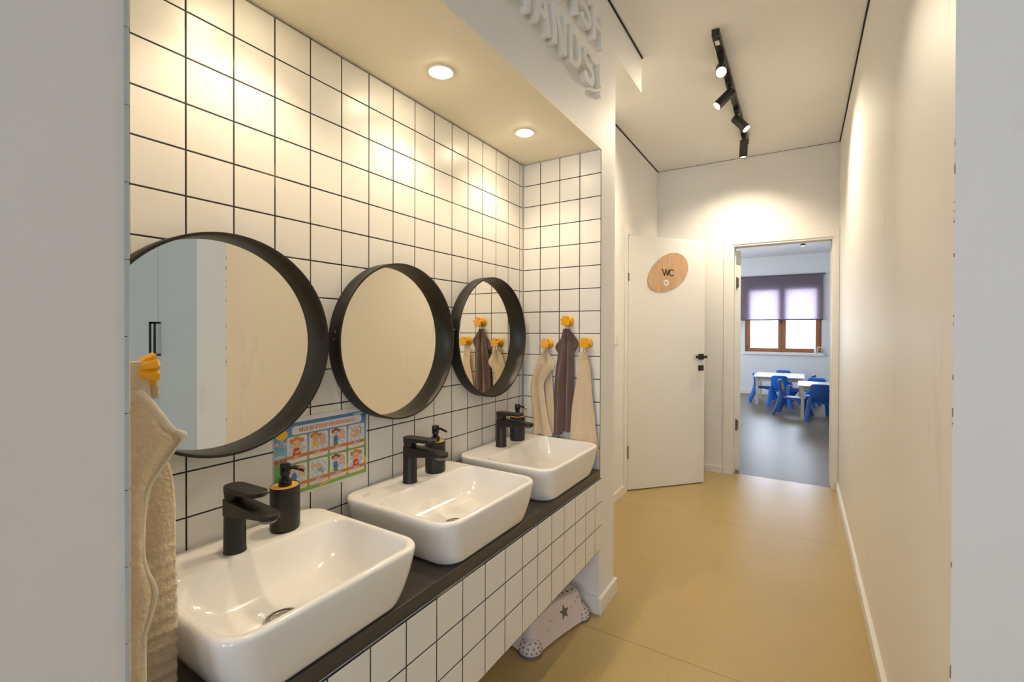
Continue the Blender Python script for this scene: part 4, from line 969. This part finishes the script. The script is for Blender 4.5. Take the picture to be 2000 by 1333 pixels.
for i in range(11): b.prism(star(-0.128 + 0.0256 * i, 0.088 - 0.020 * (1 - ((-0.128 + 0.0256 * i) / 0.15) ** 2), 0.0088, a0=0.3), ft_, -0.0004, 0.0006)
for i in range(10): b.prism(star(-0.115 + 0.0256 * i, 0.030, 0.0078, a0=0.3), ft_, -0.0004, 0.0006)
b.build('tread_stars', M['stool_grey'], st, world=False)

# ------------------------------------------------------------------ classroom window, blind, sill objects
w1 = thing('window_1', 'brown wooden two-light window in the classroom', 'window', tuple(FM @ Vector((-0.31, 0.07, 0.845))), FA); structure(w1)
a, c, z0, z1 = -0.953, 0.334, 0.845, 2.12; m_ = (a + c) / 2; ft0, ft1 = 0.015, 0.075
b = MB(FM)
b.box((a, ft0, z0), (a + 0.035, ft1, z1)); b.box((c - 0.035, ft0, z0), (c, ft1, z1)); b.box((a, ft0, z0), (c, ft1, z0 + 0.025)); b.box((a, ft0, z1 - 0.03), (c, ft1, z1)); b.box((m_ - 0.030, ft0, z0), (m_ + 0.030, ft1, z1))
b.build('frame', M['window_wood'], w1, bevel=0.003)
for k, (p, q) in enumerate(((a + 0.030, m_ - 0.003), (m_ + 0.003, c - 0.030))):
    b = MB(FM); f0, f1 = 0.004, 0.062; wL, wR = 0.066, 0.066
    b.box((p, f0, z0 + 0.018), (p + wL, f1, z1 - 0.02)); b.box((q - wR, f0, z0 + 0.018), (q, f1, z1 - 0.02)); b.box((p + wL, f0, z0 + 0.018), (q - wR, f1, z0 + 0.078)); b.box((p + wL, f0, z1 - 0.075), (q - wR, f1, z1 - 0.02))
    s_ = b.build('casement', M['window_wood'], w1, bevel=0.004)
    b = MB(FM); b.box((p + wL - 0.005, 0.030, z0 + 0.07), (q - wR + 0.005, 0.035, z1 - 0.07)); b.build('pane', M['glass'], s_)
    hx = p + 0.006 if k == 0 else q - 0.006
    b = MB(FM); b.lathe([(0.008, z0 + 0.03), (0.008, z0 + 0.12)], (hx, 0.0, 0), n=10); b.build('hinge', M['steel_dark'], s_)
b = MB(FM); b.box((m_ - 0.030, -0.012, 1.425), (m_ - 0.010, 0.006, 1.475)); b.box((m_ - 0.028, -0.022, 1.39), (m_ - 0.012, -0.010, 1.465)); b.build('handle', M['black'], w1, bevel=0.003)
b = MB(FM); b.box((-1.005, -0.045, 0.790), (0.385, 0.06, 0.838)); b.build('sill', M['trim'], w1, bevel=0.004)
w2 = thing('window_2', 'unseen brown wooden window added beyond the left edge of the doorway for daylight', 'window', tuple(FM @ Vector((-2.45, 0.07, 0.845))), FA); structure(w2)  # out of view, put in so more daylight reaches the classroom
b = MB(FM); a, c = -3.1, -1.8
for q in (a, c - 0.09, (a + c) / 2 - 0.06): b.box((q, ft0, z0), (q + (0.09 if q != (a + c) / 2 - 0.06 else 0.12), ft1, z1))
for q in (z0, z1 - 0.09): b.box((a, ft0, q), (c, ft1, q + 0.09))
fr = b.build('frame', M['window_wood'], w2)
MB(FM).box((a + 0.03, 0.068, z0 + 0.03), (c - 0.03, 0.073, z1 - 0.03)).build('pane', M['glass'], w2)

bl = thing('roller_blind', 'mauve roller blind drawn half over the classroom window', 'blind', tuple(FM @ Vector((-0.345, -0.03, 1.475))), FA)
b = MB(FM); b.add([(-1.035, -0.034, 1.485), (0.352, -0.034, 1.485), (0.352, -0.034, 2.335), (-1.035, -0.034, 2.335)], [(0, 1, 2, 3)]); b.build('fabric', M['blind'], bl)
b = MB(FM); b.tube([(-1.052, -0.030, 2.338), (0.372, -0.030, 2.338)], 0.011, 14); b.build('roller', M['bar_blind'], bl, smooth=40)
b = MB(FM); b.box((-1.035, -0.040, 1.466), (0.352, -0.028, 1.488)); b.build('bottom_bar', M['bar_blind'], bl, bevel=0.002)
for x in (-1.058, 0.378):
    b = MB(FM); b.lathe([(0.017, 0), (0.017, 0.012)], (x - 0.006, -0.030, 2.338), axis=(1, 0, 0), n=16); b.box((x - 0.006, -0.030, 2.33), (x + 0.006, 0.0, 2.346)); b.build('bracket', M['steel_dark'], bl)
b = MB(FM); b.tube([(-1.060, -0.032, 2.33), (-1.060, -0.032, 1.40)], 0.0045, 6); b.tube([(-1.050, -0.040, 2.33), (-1.050, -0.040, 1.40)], 0.0035, 6); ch_ = b.build('pull_chain', M['white_plastic'], bl)
MB(FM).box((-1.066, -0.045, 1.345), (-1.048, -0.028, 1.405)).build('chain_weight', M['black'], ch_, bevel=0.002)

bo = MB(FM); bo.lathe([(0.018, 0.838), (0.019, 0.842), (0.019, 0.915), (0.012, 0.932), (0.011, 0.945)], (0.238, -0.004, 0), n=20)
tag(bo.build('bottle', M['white_plastic'], smooth=40), 'small white bottle on the window sill beside the printed carton', 'bottle')
bx = thing('carton', 'white carton with orange print at the right end of the window sill', 'box', tuple(FM @ Vector((0.300, 0.0, 0.838))), FA)
b = MB(FM); b.box((0.266, -0.030, 0.838), (0.338, 0.030, 0.960)); b.build('carton_body', M['white_plastic'], bx)
b = MB(FM); b.box((0.276, -0.0308, 0.885), (0.330, -0.0300, 0.945)); b.build('orange_print', M['orange'], bx)
b = MB(FM); b.box((0.276, -0.0309, 0.850), (0.330, -0.0300, 0.892)); b.build('dark_print', M['print_brown'], bx)

cs = thing('ceiling_spotlight', 'small black spotlight hanging from the classroom ceiling', 'spotlight', (0.02, 8.2, ZC))
b = MB(); b.lathe([(0.031, 2.535), (0.031, 2.66), (0.026, 2.665)], (0.02, 8.2, 0), n=24); b.tube([(0.02, 8.2, 2.66), (0.02, 8.2, ZC)], 0.008, 8); b.build('housing', M['black'], cs, smooth=35)
b = MB(); b.lathe([(0.027, 2.5345), (0.0, 2.5345)], (0.02, 8.2, 0), n=20, cap0=False, cap1=False); b.build('lens', M['lamp_lens_dim'], cs)

# ------------------------------------------------------------------ classroom tables and chairs
def make_table(x0, x1, y0, y1, ztop, label, inset=0.045):
    t = thing('childrens_table', label, 'table', ((x0 + x1) / 2, (y0 + y1) / 2, 0), group='low classroom tables')
    MB().box((x0, y0, ztop - 0.018), (x1, y1, ztop)).build('tabletop', M['table'], t, bevel=0.004)
    b = MB(); i = inset
    b.box((x0 + i, y0 + i, ztop - 0.078), (x1 - i, y0 + i + 0.02, ztop - 0.018)); b.box((x0 + i, y1 - i - 0.02, ztop - 0.078), (x1 - i, y1 - i, ztop - 0.018))
    b.box((x0 + i, y0 + i, ztop - 0.078), (x0 + i + 0.02, y1 - i, ztop - 0.018)); b.box((x1 - i - 0.02, y0 + i, ztop - 0.078), (x1 - i, y1 - i, ztop - 0.018))
    b.build('apron', M['table_leg'], t)
    for sx_ in (0, 1):
        for sy_ in (0, 1):
            cx = x0 + i - 0.008 if sx_ == 0 else x1 - i - 0.034; cy = y0 + i - 0.008 if sy_ == 0 else y1 - i - 0.034
            MB().box((cx, cy, 0), (cx + 0.042, cy + 0.042, ztop - 0.018)).build('leg', M['table_leg'], t, bevel=0.003)
    return t
make_table(-0.685, 0.060, 8.86, 9.80, 0.486, 'white low table nearer the classroom window')
make_table(-0.030, 0.92, 7.66, 8.36, 0.486, 'white low table on the right with pale wooden legs, nearer the doorway')

def make_chair(loc, rz, label, mt):
    t = thing('childrens_chair', label, 'chair', loc, rz, group='blue plastic chairs in the classroom')
    L = dict(parent=t, world=False)
    # backrest: rounded panel, tilted back (chair faces +y)
    def bk(v, off, k=1.0): 
        z = 0.245 + v * 0.275; hw = (0.112 + 0.012 * v) * k; y = -0.125 - 0.045 * v + off
        return z, hw, y
    R = []
    o = rrect(-0.120, 0.120, 0.250, 0.520, 0.050, 6)
    def P(x, z, off, k): 
        v = (z - 0.25) / 0.27; return (x * k * (0.97 + 0.05 * v), -0.130 - 0.050 * v + 0.10 * x * x * 3 + off, 0.385 + (z - 0.385) * k)
    b = MB(); b.loft([[P(x, z, -0.014, 0.965) for x, z in o], [P(x, z, -0.010, 1.0) for x, z in o], [P(x, z, 0.010, 1.0) for x, z in o], [P(x, z, 0.014, 0.965) for x, z in o]]); b.build('backrest', mt, smooth=45, **L)
    o = rrect(-0.140, 0.140, -0.150, 0.165, 0.05, 6)
    sz = lambda y: 0.270 - 0.012 * math.sin(min(1, max(0, (y + 0.15) / 0.315)) * PI)
    b = MB(); b.loft([[(x * 0.96, y * 0.96, sz(y) - 0.022) for x, y in o], [(x, y, sz(y) - 0.016) for x, y in o], [(x, y, sz(y) - 0.002) for x, y in o], [(x * 0.96, y * 0.96, sz(y) + 0.002) for x, y in o]]); b.build('seat', mt, smooth=45, **L)
    for sx_ in (-1, 1):
        for rear in (True, False):
            if rear: path = [(0.108, -0.152, 0.375, 0.008, 0.016), (0.114, -0.146, 0.320, 0.018, 0.036), (0.124, -0.135, 0.250, 0.027, 0.080), (0.136, -0.160, 0.170, 0.028, 0.062), (0.148, -0.195, 0.080, 0.028, 0.050), (0.160, -0.230, 0.0, 0.030, 0.046)]
            else: path = [(0.125, 0.04, 0.255, 0.026, 0.16), (0.130, 0.115, 0.225, 0.028, 0.095), (0.138, 0.160, 0.150, 0.028, 0.062), (0.148, 0.190, 0.070, 0.028, 0.050), (0.156, 0.212, 0.0, 0.030, 0.046)]
            rings = []
            for x, y, z, wx, wy in path:
                rings.append([(sx_ * x + p, y + q, z) for p, q in rrect(-wx, wx, -wy / 2, wy / 2, min(wx, wy / 2) * 0.4, 2)])
            b = MB(); b.loft(rings); b.build('leg', mt, smooth=40, **L)
    return t
cA = make_chair((-0.545, 9.32, 0), -PI / 2 + 0.10, 'blue plastic chair at the left end of the farther table', M['chair'])
dup(cA, (-0.300, 8.905, 0), 0.04, 'blue plastic chair with its back to the doorway at the farther table')
dup(cA, (-0.270, 9.86, 0), PI, 'blue plastic chair behind the farther table, only its top rim showing')
dup(cA, (0.020, 9.25, 0), PI / 2 - 0.25, 'blue plastic chair at the right end of the farther table')
dup(cA, (0.205, 8.44, 0), PI - 0.06, 'blue plastic chair on the window side of the nearer table')
cD = make_chair((0.232, 7.755, 0), 0.0, 'navy blue chair with its back to the doorway at the nearer table', M['chair_dark'])
cC = dup(cD, (-0.090, 8.05, 0), -PI / 2 - 0.20, 'navy blue chair with yellow sticker at the left end of the nearer table')
WM[cC] = Matrix.Translation(cC.location) @ Matrix.Rotation(-PI / 2 - 0.20, 4, 'Z')
b = MB(); fk = lambda u, v, d: (u, -0.120 - 0.050 * (v - 0.25) / 0.27 + 0.3 * u * u + d, v)
o = [(0.055 * (1.0 if i % 2 == 0 else 0.62) * math.cos(2 * PI * i / 18) + 0.0, 0.415 + 0.062 * (1.0 if i % 2 == 0 else 0.65) * math.sin(2 * PI * i / 18)) for i in range(18)]
b.prism(o, fk, 0.004, 0.0115); b.build('sticker', M['print_yellow'], cC, world=False)
